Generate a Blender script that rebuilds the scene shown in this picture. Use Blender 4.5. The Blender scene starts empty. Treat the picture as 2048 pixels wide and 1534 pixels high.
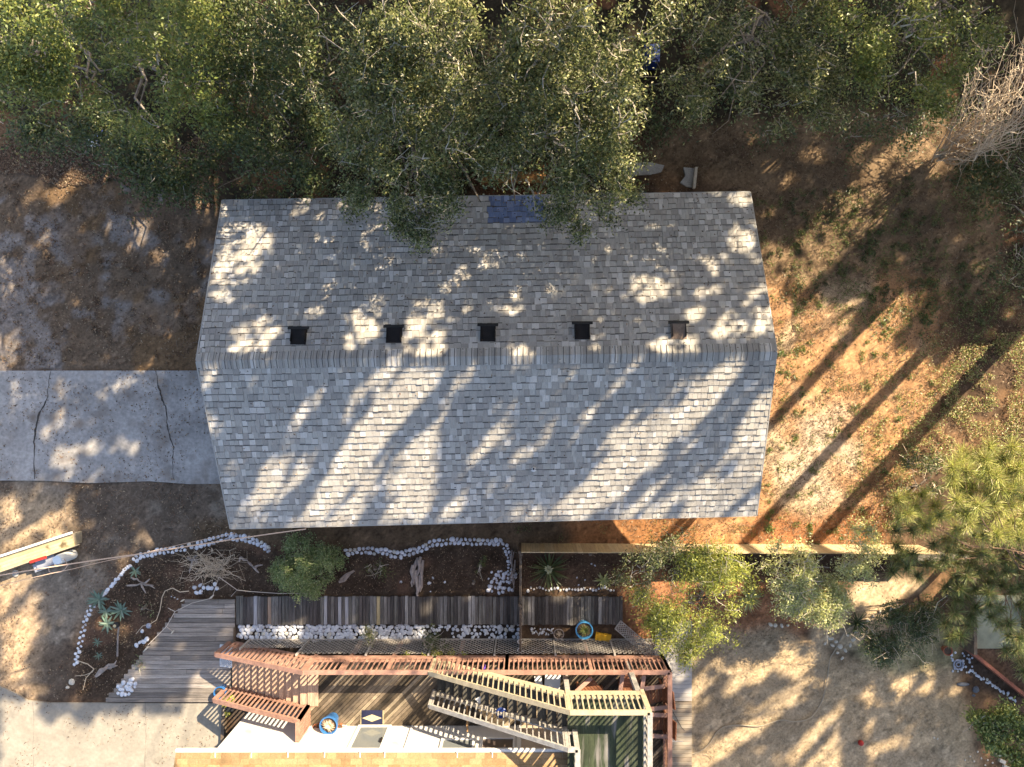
import bpy, math, random
import numpy as np
from mathutils import Vector, Matrix

# ------------------------------------------------------------------ camera, sky, sun, exposure
H = 22.0                 # camera height in metres
F = 1366.0               # focal length in photograph pixels
CX, CY = 1051.0, 774.0   # the point straight below the camera
sc = bpy.context.scene
COL = sc.collection
cam = bpy.data.cameras.new('camera')
camo = bpy.data.objects.new('camera', cam); COL.objects.link(camo)
camo.location = (0, 0, H)
cam.sensor_width = 36.0
cam.lens = F / 2048 * 36.0
cam.shift_x = (1024 - CX) / 2048
cam.shift_y = (CY - 767) / 2048
cam.clip_end = 400
sc.camera = camo

EL = math.radians(36.0)
SX, SY = .682, .731                      # horizontal direction towards the sun
w = bpy.data.worlds.new('World'); sc.world = w; w.use_nodes = True
nt = w.node_tree; bg = nt.nodes['Background']
sky = nt.nodes.new('ShaderNodeTexSky'); sky.sky_type = 'NISHITA'; sky.sun_disc = False
sky.sun_elevation = EL; sky.sun_rotation = math.atan2(SX, SY)
sky.air_density = 1.0; sky.dust_density = 3.0; sky.ozone_density = .9
nt.links.new(sky.outputs[0], bg.inputs[0]); bg.inputs[1].default_value = 0.108
sl = bpy.data.lights.new('sun', 'SUN'); sl.energy = 5.0; sl.angle = math.radians(.5); sl.color = (1, .84, .60)
slo = bpy.data.objects.new('sun', sl); COL.objects.link(slo)
slo.location = (20, 20, 30)
slo.rotation_euler = Vector((SX, SY, math.tan(EL))).to_track_quat('Z', 'Y').to_euler()
sc.view_settings.view_transform = 'Standard'
sc.view_settings.look = 'None'
sc.view_settings.exposure = 1.74
sc.view_settings.gamma = 1.0
sc.render.engine = 'CYCLES'
sc.cycles.max_bounces = 6
sc.cycles.diffuse_bounces = 3
sc.cycles.transparent_max_bounces = 6

# ------------------------------------------------------------------ helpers
random.seed(7); R = np.random.default_rng(11)
GPX = H / F                              # metres per photograph pixel on the ground
VX, VY = -SX / math.tan(EL) / GPX, SY / math.tan(EL) / GPX    # shadow shift, ground pixels per metre of height

def G(px, py, z=0.0):
    k = (H - z) / F
    return ((px - CX) * k, (CY - py) * k)
def P(px, py, z=0.0):
    x, y = G(px, py, z); return Vector((x, y, z))

def vnoise(x, y, s=0):
    xi = np.floor(x).astype(np.int64); yi = np.floor(y).astype(np.int64); fx = x - xi; fy = y - yi
    fx = fx * fx * (3 - 2 * fx); fy = fy * fy * (3 - 2 * fy)
    def h(a, b):
        n = (a * 374761393 + b * 668265263 + s * 982451653) & 0xffffffff
        n = ((n ^ (n >> 13)) * 1274126177) & 0xffffffff
        return ((n ^ (n >> 16)) & 0xffff) / 65535.0
    return (h(xi, yi) * (1 - fx) + h(xi + 1, yi) * fx) * (1 - fy) + (h(xi, yi + 1) * (1 - fx) + h(xi + 1, yi + 1) * fx) * fy
def fbm(x, y, o=4, s=0):
    t = 0; a = .5; n = 0
    for i in range(o):
        t = t + a * vnoise(x * 2 ** i, y * 2 ** i, s + i); n += a; a *= .5
    return t / n
def inside(x, y, poly):
    c = np.zeros(np.shape(x), bool); n = len(poly)
    for i in range(n):
        x1, y1 = poly[i]; x2, y2 = poly[(i + 1) % n]
        if y1 == y2: continue
        c ^= ((y1 > y) != (y2 > y)) & (x < (x2 - x1) * (y - y1) / (y2 - y1) + x1)
    return c

# ---- materials
def mat(name, cols, rough=.8, spec=.3, var=.0, nscale=0, namt=0, nvec=(1, 1, 1), bump=0, bscale=None, attr=None, trans=0, fine=0, metallic=0, dirt=None):
    """cols: a list of colours picked at random for each loose piece of the mesh; noise multiplies them."""
    m = bpy.data.materials.new(name); m.use_nodes = True
    n = m.node_tree; N = n.nodes; L = n.links
    b = N['Principled BSDF']; b.inputs['Roughness'].default_value = rough
    b.inputs['Specular IOR Level'].default_value = spec; b.inputs['Metallic'].default_value = metallic
    if attr:
        a = N.new('ShaderNodeAttribute'); a.attribute_name = attr; c = a.outputs['Color']
    elif len(cols) == 1:
        rgb = N.new('ShaderNodeRGB'); rgb.outputs[0].default_value = (*cols[0], 1); c = rgb.outputs[0]
    else:
        g = N.new('ShaderNodeNewGeometry'); r = N.new('ShaderNodeValToRGB'); r.color_ramp.interpolation = 'CONSTANT'
        el = r.color_ramp.elements
        while len(el) < len(cols): el.new(.5)
        for i, k in enumerate(cols):
            el[i].position = i / len(cols); el[i].color = (*k, 1)
        L.new(g.outputs['Random Per Island'], r.inputs[0]); c = r.outputs[0]
    def mul(c, src, lo, hi):
        mr = N.new('ShaderNodeMapRange'); L.new(src, mr.inputs[0]); mr.inputs[1].default_value = .25; mr.inputs[2].default_value = .75
        mr.inputs[3].default_value = lo; mr.inputs[4].default_value = hi
        x = N.new('ShaderNodeVectorMath'); x.operation = 'SCALE'; L.new(c, x.inputs[0]); L.new(mr.outputs[0], x.inputs['Scale']); return x.outputs[0]
    if var:
        g = N.new('ShaderNodeNewGeometry'); mr = N.new('ShaderNodeMath'); mr.operation = 'MULTIPLY'; L.new(g.outputs['Random Per Island'], mr.inputs[0]); mr.inputs[1].default_value = 17.31
        fr = N.new('ShaderNodeMath'); fr.operation = 'FRACT'; L.new(mr.outputs[0], fr.inputs[0]); c = mul(c, fr.outputs[0], 1 - var, 1 + var)
    tc = N.new('ShaderNodeTexCoord'); mp = N.new('ShaderNodeMapping'); L.new(tc.outputs['Object'], mp.inputs[0]); mp.inputs['Scale'].default_value = nvec
    nz = None
    if nscale:
        nz = N.new('ShaderNodeTexNoise'); nz.inputs['Scale'].default_value = nscale; nz.inputs['Detail'].default_value = 6; nz.inputs['Roughness'].default_value = .65
        L.new(mp.outputs[0], nz.inputs[0]); c = mul(c, nz.outputs['Fac'], 1 - namt, 1 + namt)
    if fine:
        nf = N.new('ShaderNodeTexNoise'); nf.inputs['Scale'].default_value = nscale * 9; nf.inputs['Detail'].default_value = 3
        L.new(mp.outputs[0], nf.inputs[0]); c = mul(c, nf.outputs['Fac'], 1 - fine, 1 + fine)
    if dirt:
        nd = N.new('ShaderNodeTexNoise'); nd.inputs['Scale'].default_value = dirt[1]; nd.inputs['Detail'].default_value = 5; L.new(mp.outputs[0] if len(dirt) > 4 else tc.outputs['Object'], nd.inputs[0])
        mr = N.new('ShaderNodeMapRange'); L.new(nd.outputs['Fac'], mr.inputs[0]); mr.inputs[1].default_value = dirt[2]; mr.inputs[2].default_value = dirt[3]
        mx = N.new('ShaderNodeMixRGB'); L.new(mr.outputs[0], mx.inputs[0]); L.new(c, mx.inputs[1]); mx.inputs[2].default_value = (*dirt[0], 1); c = mx.outputs[0]
    L.new(c, b.inputs['Base Color'])
    if bump:
        bp = N.new('ShaderNodeBump'); bp.inputs['Strength'].default_value = bump; bp.inputs['Distance'].default_value = .02
        nb = N.new('ShaderNodeTexNoise'); nb.inputs['Scale'].default_value = bscale or nscale or 8; nb.inputs['Detail'].default_value = 5
        L.new(mp.outputs[0], nb.inputs[0]); L.new(nb.outputs['Fac'], bp.inputs['Height']); L.new(bp.outputs[0], b.inputs['Normal'])
    if trans:
        t = N.new('ShaderNodeBsdfTranslucent'); L.new(c, t.inputs[0]); mx = N.new('ShaderNodeMixShader'); mx.inputs[0].default_value = trans
        L.new(b.outputs[0], mx.inputs[1]); L.new(t.outputs[0], mx.inputs[2]); L.new(mx.outputs[0], N['Material Output'].inputs[0])
    return m

class MB:
    def __init__(s): s.v = []; s.f = []
    def add(s, vs, fs):
        o = len(s.v); s.v += [tuple(p) for p in vs]; s.f += [tuple(i + o for i in f) for f in fs]; return s
    def box(s, c, size, rz=0, mtx=None):
        hx, hy, hz = size[0] / 2, size[1] / 2, size[2] / 2
        m = mtx or Matrix.Rotation(rz, 3, 'Z'); c = Vector(c)
        vs = [c + m @ Vector((x, y, z)) for z in (-hz, hz) for x, y in ((-hx, -hy), (hx, -hy), (hx, hy), (-hx, hy))]
        return s.add(vs, [(3, 2, 1, 0), (4, 5, 6, 7), (0, 1, 5, 4), (1, 2, 6, 5), (2, 3, 7, 6), (3, 0, 4, 7)])
    def bx(s, x0, x1, y0, y1, z0, z1): return s.box(((x0 + x1) / 2, (y0 + y1) / 2, (z0 + z1) / 2), (abs(x1 - x0), abs(y1 - y0), abs(z1 - z0)))
    def beam(s, p, q, wd, hg, up=(0, 0, 1)):
        p, q = Vector(p), Vector(q); d = q - p; l = d.length; d.normalize(); u = Vector(up)
        if abs(d.dot(u)) > .99: u = Vector((0, 1, 0))
        sd = u.cross(d).normalized(); u = d.cross(sd)
        return s.box((p + q) / 2, (l, wd, hg), mtx=Matrix((d, sd, u)).transposed())
    def tube(s, pts, r, n=6, cap=True):
        pts = [Vector(p) for p in pts]; k = len(pts); rs = r if isinstance(r, (list, tuple)) else [r] * k; o = len(s.v)
        a = None
        for i, p in enumerate(pts):
            d = (pts[min(i + 1, k - 1)] - pts[max(i - 1, 0)]).normalized()
            if a is None: a = d.orthogonal().normalized()
            else:
                a = a - d * a.dot(d); a = a.normalized() if a.length > 1e-5 else d.orthogonal().normalized()
            b = d.cross(a)
            for j in range(n):
                t = 2 * math.pi * j / n; s.v.append(tuple(p + (a * math.cos(t) + b * math.sin(t)) * rs[i]))
        for i in range(k - 1):
            for j in range(n):
                s.f.append((o + i * n + j, o + i * n + (j + 1) % n, o + (i + 1) * n + (j + 1) % n, o + (i + 1) * n + j))
        if cap: s.f.append(tuple(o + j for j in range(n))[::-1]); s.f.append(tuple(o + (k - 1) * n + j for j in range(n)))
        return s
    def lathe(s, c, prof, n=20, mtx=None):
        c = Vector(c); o = len(s.v); k = len(prof)
        for r, z in prof:
            for j in range(n):
                t = 2 * math.pi * j / n; p = Vector((r * math.cos(t), r * math.sin(t), z))
                s.v.append(tuple(c + (mtx @ p if mtx else p)))
        for i in range(k - 1):
            for j in range(n): s.f.append((o + i * n + j, o + i * n + (j + 1) % n, o + (i + 1) * n + (j + 1) % n, o + (i + 1) * n + j))
        s.f.append(tuple(o + j for j in range(n))[::-1]); s.f.append(tuple(o + (k - 1) * n + j for j in range(n))); return s
    def prism(s, xy, z0, z1):
        n = len(xy); a = sum(xy[i][0] * xy[(i + 1) % n][1] - xy[(i + 1) % n][0] * xy[i][1] for i in range(n))
        if a < 0: xy = xy[::-1]
        return s.add([(x, y, z0) for x, y in xy] + [(x, y, z1) for x, y in xy],
                     [tuple(range(n))[::-1], tuple(range(n, 2 * n))] + [(i, (i + 1) % n, (i + 1) % n + n, i + n) for i in range(n)])
    def build(s, name, m, parent=None, smooth=False, at=None):
        off = Vector(at) if at is not None else (rootloc(parent) if parent else Vector((0, 0, 0)))
        me = bpy.data.meshes.new(name)
        me.from_pydata([(x - off.x, y - off.y, z - off.z) for x, y, z in s.v], [], s.f); me.update()
        if smooth: me.polygons.foreach_set('use_smooth', [True] * len(me.polygons))
        me.materials.append(m); o = bpy.data.objects.new(name, me); COL.objects.link(o)
        if parent: o.parent = parent
        elif at is not None: o.location = off
        return o
def rootloc(o):
    while o.parent: o = o.parent
    return Vector(o.location)
def npmesh(name, V, Fq, m, parent=None, at=None):
    """V n x 3, Fq k x 4 or k x 3"""
    V = np.asarray(V, float); off = Vector(at) if at is not None else (rootloc(parent) if parent else Vector((0, 0, 0)))
    V = V - np.array(off); me = bpy.data.meshes.new(name); k = Fq.shape[1]
    me.vertices.add(len(V)); me.vertices.foreach_set('co', V.astype(np.float32).ravel())
    me.loops.add(Fq.size); me.loops.foreach_set('vertex_index', Fq.astype(np.int32).ravel())
    me.polygons.add(len(Fq)); me.polygons.foreach_set('loop_start', np.arange(0, Fq.size, k, dtype=np.int32))
    me.update(calc_edges=True); me.materials.append(m)
    o = bpy.data.objects.new(name, me); COL.objects.link(o)
    if parent: o.parent = parent
    elif at is not None: o.location = off
    return o
def tag(o, label=None, cat=None, group=None, kind=None):
    if label: o['label'] = label
    if cat: o['category'] = cat
    if group: o['group'] = group
    if kind: o['kind'] = kind
    return o
def thing(name, label, cat, loc, group=None):
    o = bpy.data.objects.new(name, None); COL.objects.link(o); o.location = loc; o.empty_display_size = .2
    return tag(o, label, cat, group)
def S(o, label=None): o['kind'] = 'structure'; return tag(o, label)

# ------------------------------------------------------------------ materials
wood_gray = mat('weathered_boards', [(.20, .18, .16), (.13, .115, .10), (.17, .15, .13), (.24, .22, .20), (.10, .09, .08), (.15, .14, .13)], .85, var=.15, nscale=5, namt=.45, nvec=(1, 1, 1), fine=.4, bump=.3)
wood_gray_x = mat('weathered_boards_lengthwise', [(.24, .205, .175), (.175, .15, .13), (.21, .18, .155), (.28, .245, .215)], .85, var=.12, nscale=6, namt=.55, nvec=(.25, 4, 1), fine=.3, bump=.3)
wood_gray_y = mat('weathered_boards_crosswise', [(.15, .135, .12), (.085, .075, .068), (.13, .12, .105), (.22, .205, .19), (.07, .06, .055)], .85, var=.25, nscale=6, namt=.65, nvec=(4, .3, 1), fine=.3, bump=.3)
wood_pale = mat('pale_new_board', [(.34, .33, .34)], .8, nscale=6, namt=.3, nvec=(4, .3, 1))
wood_tan = mat('tan_new_board', [(.30, .21, .15)], .8, nscale=6, namt=.3, nvec=(4, .3, 1))
wood_yellow = mat('yellow_new_board', [(.42, .33, .18)], .8, nscale=6, namt=.25, nvec=(4, .3, 1))
red_paint = mat('redwood_stain', [(.335, .185, .135)], .7, nscale=6, namt=.35, bump=.1, dirt=((.27, .16, .12), 2, .5, .75))
tread_wood = mat('tread_boards', [(.36, .23, .16), (.30, .19, .13), (.40, .27, .19), (.25, .16, .11)], .8, nscale=7, namt=.45, nvec=(4, .4, 1), fine=.2)
deck_wood = mat('old_deck_boards', [(.06, .045, .03), (.10, .075, .05), (.045, .035, .025), (.24, .19, .13), (.08, .06, .04), (.035, .028, .02), (.15, .115, .08)], .85, nscale=5, namt=.45, nvec=(1, 1, 1), fine=.3)
yel_wood = mat('yellow_weathered_rail', [(.44, .36, .22), (.40, .33, .22), (.48, .40, .25)], .8, nscale=7, namt=.25)
gray_rail = mat('gray_weathered_rail', [(.33, .305, .275)], .8, nscale=8, namt=.35)
dark_tread = mat('dark_mossy_treads', [(.045, .043, .036), (.06, .055, .045), (.035, .035, .03)], .9, nscale=8, namt=.6, nvec=(3, .5, 1), fine=.3)
green_floor = mat('mossy_green_floor', [(.04, .05, .026), (.05, .058, .034), (.032, .042, .022)], .8, nscale=3, namt=.5, nvec=(3, .4, 1), fine=.3, dirt=((.22, .20, .19), 1.6, .56, .70, 1))
lattice_m = mat('gray_lattice', [(.40, .36, .32)], .85, nscale=8, namt=.3)
white_lattice = mat('pale_lattice', [(.55, .57, .60)], .7)
white_sid = mat('white_siding', [(.55, .53, .50)], .6, nscale=2, namt=.08)
trim_white = mat('white_trim', [(.70, .67, .63)], .5, nscale=6, namt=.08)
glass_m = mat('door_glass', [(.16, .17, .17)], .12, .6)
dark_screen = mat('dark_window_screen', [(.06, .045, .04)], .3, .5)
fence_wood = mat('yellow_fence_boards', [(.52, .39, .21), (.46, .34, .19), (.57, .44, .25), (.50, .40, .24)], .8, nscale=4, namt=.25, nvec=(5, 5, .4))
fence_old = mat('old_fence_boards', [(.16, .12, .085), (.12, .09, .065), (.2, .16, .12)], .85, nscale=6, namt=.35)
shingle_m = mat('gray_shingles', [(.36, .335, .30), (.40, .375, .335), (.315, .292, .262), (.43, .405, .365), (.37, .345, .31), (.52, .49, .45), (.335, .31, .28), (.39, .365, .33)], .92, .2, var=.05, nscale=9, namt=.12, nvec=(5, 1, 1), fine=.16, bump=.25)
shingle_dark = mat('shingle_shade_band', [(.10, .092, .086), (.14, .13, .12)], .92)
shingle_blue = mat('blue_gray_shingles', [(.15, .19, .30), (.18, .22, .34), (.13, .16, .26), (.24, .28, .40)], .9, .2, var=.1, nscale=9, namt=.12, nvec=(5, 1, 1), fine=.16)
tan_shingle = mat('tan_shingles', [(.285, .185, .092), (.31, .20, .105), (.265, .17, .083), (.295, .192, .098)], .9, .2, var=.14, nscale=3, namt=.22, fine=.2)
vent_m = mat('dark_vent_metal', [(.016, .013, .012)], .7, .2, nscale=8, namt=.3)
vent_rust = mat('worn_vent_metal', [(.20, .14, .10)], .6, .4, nscale=12, namt=.4)
metal_drip = mat('pale_drip_edge', [(.34, .32, .29)], .4, .5)
pipe_m = mat('white_pipe', [(.65, .63, .6)], .5)
black_m = mat('black_rubber', [(.02, .02, .02)], .6)
wall_tan = mat('tan_wall', [(.33, .27, .21)], .8, nscale=3, namt=.15)
concrete = mat('pale_concrete', [(.275, .245, .20)], .9, nscale=1.2, namt=.2, fine=.14, bump=.1, dirt=((.23, .20, .16), 1.6, .54, .78))
drive_m = mat('blue_gray_concrete', [(.31, .292, .275)], .9, nscale=1.1, namt=.34, fine=.22, bump=.2, dirt=((.19, .16, .135), 1.5, .52, .74))
crack_m = mat('crack_filler', [(.05, .045, .04)], .95)
slab_m = mat('old_slab', [(.36, .34, .31)], .9, nscale=3, namt=.25, fine=.2)
stone_w = mat('white_painted_stone', [(.60, .61, .65)], .8, nscale=6, namt=.15)
stone_t = mat('tan_stone', [(.55, .48, .38)], .85, nscale=6, namt=.25)
bark = mat('gray_bark', [(.20, .17, .14)], .9, nscale=6, namt=.4)
twig_m = mat('pale_twigs', [(.55, .49, .41), (.45, .40, .33), (.38, .33, .28)], .85)
pine_bark = mat('pine_bark', [(.16, .10, .07)], .9, nscale=6, namt=.4)
dead_m = mat('bare_branches', [(.66, .54, .40), (.54, .43, .31), (.40, .31, .22)], .85)
drift_m = mat('driftwood', [(.36, .30, .26), (.28, .23, .2)], .9, nscale=8, namt=.35, nvec=(1, 1, 1))
wire_m = mat('pale_cable', [(.55, .40, .30)], .6)
rope_m = mat('string_line', [(.55, .46, .38)], .8)
hose_m = mat('tan_hose', [(.34, .28, .20)], .5)
blue_gl = mat('blue_glazed_ceramic', [(.03, .13, .34)], .2, .6, nscale=5, namt=.25)
terra = mat('terracotta', [(.38, .12, .06)], .7, nscale=6, namt=.2)
soil_m = mat('potting_soil', [(.09, .06, .04)], .95, nscale=20, namt=.4)
navy = mat('navy_weave', [(.015, .018, .05)], .95, nscale=30, namt=.3)
cream = mat('cream_weave', [(.48, .40, .24)], .95, nscale=30, namt=.3)
white_pl = mat('white_plastic', [(.72, .71, .68)], .5)
gray_pl = mat('gray_plastic', [(.30, .31, .36)], .5, nscale=5, namt=.2)
blue_pl = mat('blue_plastic', [(.012, .03, .14)], .4)
red_pl = mat('red_plastic', [(.40, .03, .02)], .5)
yel_pl = mat('yellow_plastic', [(.62, .33, .02)], .5)
pinkwood = mat('pink_brown_table', [(.42, .25, .19)], .6, nscale=5, namt=.2)
brownwood = mat('brown_chair_wood', [(.28, .12, .06), (.24, .10, .05)], .7, nscale=5, namt=.25)
canvas = mat('pale_canvas', [(.56, .52, .47)], .8, nscale=5, namt=.1)
dark_rock = mat('slate_rock', [(.10, .11, .13)], .8, nscale=5, namt=.3)
gl = dict(rough=.42, spec=.5, trans=.30)
oak_leaf = mat('oak_leaves', [(.20, .23, .08), (.14, .17, .06), (.27, .285, .105), (.35, .345, .14), (.085, .11, .04), (.46, .43, .24), (.19, .22, .065), (.05, .07, .03)], var=.22, nscale=1.7, namt=0.38, **gl)
leaf_bright = mat('bright_leaves', [(.20, .25, .06), (.26, .29, .07), (.14, .19, .05), (.34, .34, .10), (.17, .21, .06)], var=.22, nscale=1.7, namt=0.35, **gl)
leaf_dark = mat('dark_leaves', [(.06, .09, .03), (.09, .12, .04), (.12, .15, .05), (.13, .13, .05)], var=.25, nscale=1.7, namt=0.35, **gl)
leaf_yel = mat('yellow_green_leaves', [(.40, .42, .07), (.32, .36, .06), (.50, .48, .11), (.22, .25, .06)], var=.2, nscale=1.7, namt=0.30, **gl)
leaf_sage = mat('sage_leaves', [(.50, .52, .19), (.58, .58, .25), (.38, .41, .14), (.66, .62, .32)], var=.2, nscale=1.7, namt=0.30, **gl)
leaf_bush = mat('hedge_leaves', [(.20, .27, .09), (.26, .32, .12), (.13, .19, .06), (.38, .40, .19)], var=.25, nscale=1.7, namt=0.30, **gl)
needle_m = mat('pine_needles', [(.50, .50, .14), (.40, .43, .11), (.60, .56, .20), (.30, .34, .08), (.34, .28, .12)], var=.15, **gl)
needle_d = mat('shade_toned_needles', [(.18, .23, .07), (.24, .27, .09), (.30, .28, .12), (.13, .18, .06), (.24, .19, .09)], var=.2, **gl)
agave_m = mat('agave_leaves', [(.12, .18, .13), (.16, .22, .17), (.10, .15, .11)], .5, var=.15)
grass_m = mat('grass_blades', [(.12, .18, .04), (.20, .22, .06), (.09, .14, .035)], var=.2, **gl)
vine_m = mat('mixed_vines', [(.34, .36, .10), (.46, .26, .12), (.26, .11, .06), (.42, .40, .16), (.20, .25, .06), (.50, .36, .20), (.28, .32, .08), (.22, .26, .07)], var=.25, **gl)
litter_m = mat('leaf_litter', [(.17, .10, .06), (.22, .15, .09), (.10, .065, .04), (.30, .23, .15), (.14, .08, .05), (.08, .05, .03)], .8, var=.2)
ground_m = mat('earth', [], .95, .1, attr='albedo', nscale=1.6, namt=.28, fine=.30, bump=.5, bscale=9)
# ------------------------------------------------------------------ the main house's roof surface
HE, HR = 2.70, 4.49
eNW, eNE, eSE, eSW = P(446, 402, HE), P(1499, 385, HE), P(1512, 1030, HE), P(462, 1056, HE)
rW, rE = P(394, 722, HR), P(1552, 703, HR)
def roofz(px, py):
    yr = 722 - (px - 394) * 19 / 1158
    if py < yr: t = (yr - py) / (yr - (402 - (px - 446) * 17 / 1053))
    else: t = (py - yr) / ((1056 - (px - 462) * 26 / 1050) - yr)
    return HR - (HR - HE) * min(max(t, 0), 1)
roof_px = [(446, 402), (1499, 385), (1552, 703), (1512, 1030), (462, 1056), (394, 722)]

# ------------------------------------------------------------------ where the added canopy out of view is cut open for sunlight
# each entry: outline seen from above (photograph pixels), height of what the light falls on, and how open the gap is
GAPS = []
def gap(z, pr, *pts): GAPS.append((z, pr, [(pts[i], pts[i + 1]) for i in range(0, len(pts), 2)]))
gap('r', .9, 448,448, 530,448, 562,489, 526,517, 520,549, 462,556, 426,610, 412,590, 428,517)
gap('r', .85, 457,654, 535,632, 562,654, 535,712, 465,712)
gap('r', .95, 640,576, 676,560, 674,583, 645,603)
gap('r', .8, 610,606, 638,604, 632,640, 610,640)
gap('r', .9, 679,637, 768,583, 776,608, 762,676, 705,705, 668,692, 700,660)
gap('r', .92, 800,656, 838,595, 888,604, 892,712, 798,722, 808,690)
gap('r', .95, 860,580, 930,528, 940,562, 893,594)
gap('r', .9, 711,478, 746,446, 756,458, 722,482)
gap('r', .9, 857,497, 888,497, 880,524)
gap('r', .85, 966,517, 1002,488, 990,546)
gap('r', .95, 1262,556, 1339,556, 1362,594, 1282,610, 1252,585)
gap('r', .95, 1396,517, 1442,504, 1458,537, 1416,560)
gap('r', .95, 1426,487, 1462,453, 1508,463, 1502,508, 1450,508)
gap('r', .95, 1426,637, 1471,617, 1503,647, 1490,678, 1426,676)
gap('r', .95, 1290,690, 1339,668, 1396,674, 1402,699, 1373,726, 1296,704)
gap('r', .85, 1353,633, 1398,609, 1420,626, 1366,655)
gap('r', .9, 1470,610, 1525,557, 1540,575, 1484,628)
gap('r', .85, 1500,626, 1542,612, 1552,676, 1504,676)
gap('r', .85, 1016,708, 1066,692, 1068,720, 1022,726)
gap('r', .99, 772,736, 900,731, 864,790, 804,859, 752,950, 716,1046, 556,1058, 630,996, 660,927, 714,836, 745,781)
gap('r', .99, 815,900, 866,832, 880,864, 868,996, 845,1042, 752,1048, 776,950)
gap('r', .99, 916,950, 973,854, 1004,845, 993,895, 939,945, 925,1000, 905,1042, 870,1046)
gap('r', .9, 572,880, 605,792, 637,779, 620,830, 581,898)
gap('r', .9, 469,1030, 532,920, 620,910, 640,927, 584,990, 500,1056, 465,1058)
gap('r', .95, 462,1036, 712,1032, 712,1060, 465,1060)
gap('r', .9, 394,738, 441,738, 428,780, 405,785)
gap('r', .6, 672,842, 748,752, 760,755, 690,850)
gap('r', .99, 1392,740, 1487,725, 1409,836, 1309,918, 1245,987, 1190,1042, 1109,1042, 1175,945, 1250,864, 1320,800)
gap('r', .99, 1548,745, 1544,836, 1465,905, 1400,973, 1310,1042, 1212,1042, 1305,950, 1369,882, 1450,813, 1518,756)
gap('r', .9, 1540,850, 1526,950, 1450,990, 1475,905)
gap('r', .61, 394,735, 1550,715, 1515,1035, 462,1060)
gap(0, 1, 1525,600, 1560,575, 1600,630, 1690,605, 1790,575, 1815,640, 1780,700, 1850,690, 1868,735, 1915,700, 1990,690, 2070,630, 2070,1130, 1830,1130, 1490,1115, 1440,1000, 1480,800)
gap(0, .85, 1560,600, 1590,508, 1640,478, 1652,520, 1600,590)
gap(0, .9, 1500,430, 1560,395, 1545,440)
gap(0, .8, 1700,300, 1755,262, 1750,285, 1712,318)
gap(0, 1, 1190,1035, 1510,1035, 1510,1130, 1190,1110)
gap(1, 1, 1240,1080, 1960,1080, 2080,900, 2080,1120, 1960,1160, 1900,1130, 1780,1190, 1700,1330, 1600,1290, 1500,1270, 1440,1300, 1380,1330, 1180,1310)
gap(4, .95, 1780,900, 2070,880, 2070,1130, 1800,1110)
gap(0, 1, 1180,1172, 1312,1165, 1312,1300, 1250,1262, 1130,1248)
gap(0, .99, 1400,1296, 1445,1269, 1540,1265, 1480,1330, 1400,1420, 1380,1420)
gap(0, .99, 1667,1310, 1678,1354, 1549,1445, 1445,1521, 1385,1560, 1385,1500, 1427,1493, 1511,1417, 1614,1337)
gap(0, .99, 1645,1430, 1681,1421, 1683,1560, 1577,1560, 1590,1492)
gap(0, .99, 1735,1385, 1801,1352, 1872,1319, 1868,1369, 1794,1410, 1731,1420)
gap(0, .99, 1731,1494, 1801,1472, 1884,1401, 1890,1412, 1812,1490, 1748,1530)
gap(0, 1, 1760,1165, 1832,1165, 1760,1265, 1700,1305, 1655,1315, 1715,1240)
gap(.5, 1, -20,1100, 150,1048, 160,1090, -20,1190)
gap(2.2, 1, 1290,1070, 1520,1090, 1760,1060, 1960,1080, 1800,1190, 1700,1290, 1600,1290, 1500,1270, 1380,1330, 1290,1300)
gap(0, .95, 1345,1310, 1385,1310, 1390,1540, 1345,1540)
gap(0, .95, 95,1023, 153,985, 146,1065, 120,1082, 90,1130, 0,1250, 0,1090)
gap(0, .9, 0,1250, 62,1178, 87,1190, 78,1260, 48,1330, 88,1390, 60,1400, 0,1370)
gap(0, 1, 0,1395, 60,1400, 100,1445, 130,1425, 180,1455, 200,1428, 392,1430, 392,1560, 0,1560)
gap(0, .9, 0,1000, 30,975, 40,1040, 0,1075)
gap(0, .9, 0,561, 94,449, 101,462, 31,548)
gap(0, .9, 246,418, 278,418, 263,486)
gap(0, .9, 379,406, 431,326, 446,340, 419,455, 394,430)
gap(0, .9, 394,555, 424,530, 412,560)
gap(0, .9, 186,792, 308,715, 310,728, 219,804)
gap(0, 1, 301,865, 341,850, 336,878)
gap(0, 1, 337,828, 377,820, 372,833, 343,838)
gap(0, .9, 168,843, 194,826, 180,850)
gap(0, .9, 68,792, 92,778, 84,806)
gap(0, .9, 94,1074, 158,985, 137,1074)
gap(0, .8, 262,1052, 330,1080, 290,1095)
gap(0, .8, 80,390, 150,340, 140,400, 100,420)
gap(0, .8, 0,420, 60,380, 40,440, 0,470)
for zz in (1.5, 4.4):
    gap(zz, .8, 600,1290, 920,1290, 920,1450, 600,1450)
    gap(zz, .97, 430,1285, 640,1290, 640,1430, 760,1440, 880,1430, 905,1340, 880,1310, 1350,1310, 1350,1560, 400,1560, 400,1400)
gap(3.4, 1, 340,1490, 880,1490, 900,1560, 340,1560)
for zz in (5, 6, 7, 8, 9):
    gap(zz, .85, -40,-40, 640,-40, 640,120, 560,230, 380,230, 240,210, 60,220, -40,210)
    gap(zz, .9, 620,130, 700,-30, 1300,-30, 1300,400, 1200,470, 1100,470, 1000,400, 900,450, 800,470, 700,420, 680,250)
    gap(zz, .75, 1330,-30, 1700,-30, 1690,240, 1560,260, 1380,270)
    gap(zz, .6, 1700,-30, 1960,-30, 1930,150, 1800,210, 1700,160)
for zz in (1.5, 2.5, 3.5, 4.5):
    gap(zz, .95, 1870,310, 1900,220, 1960,120, 2070,10, 2070,200, 1960,275)
GS = []
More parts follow.
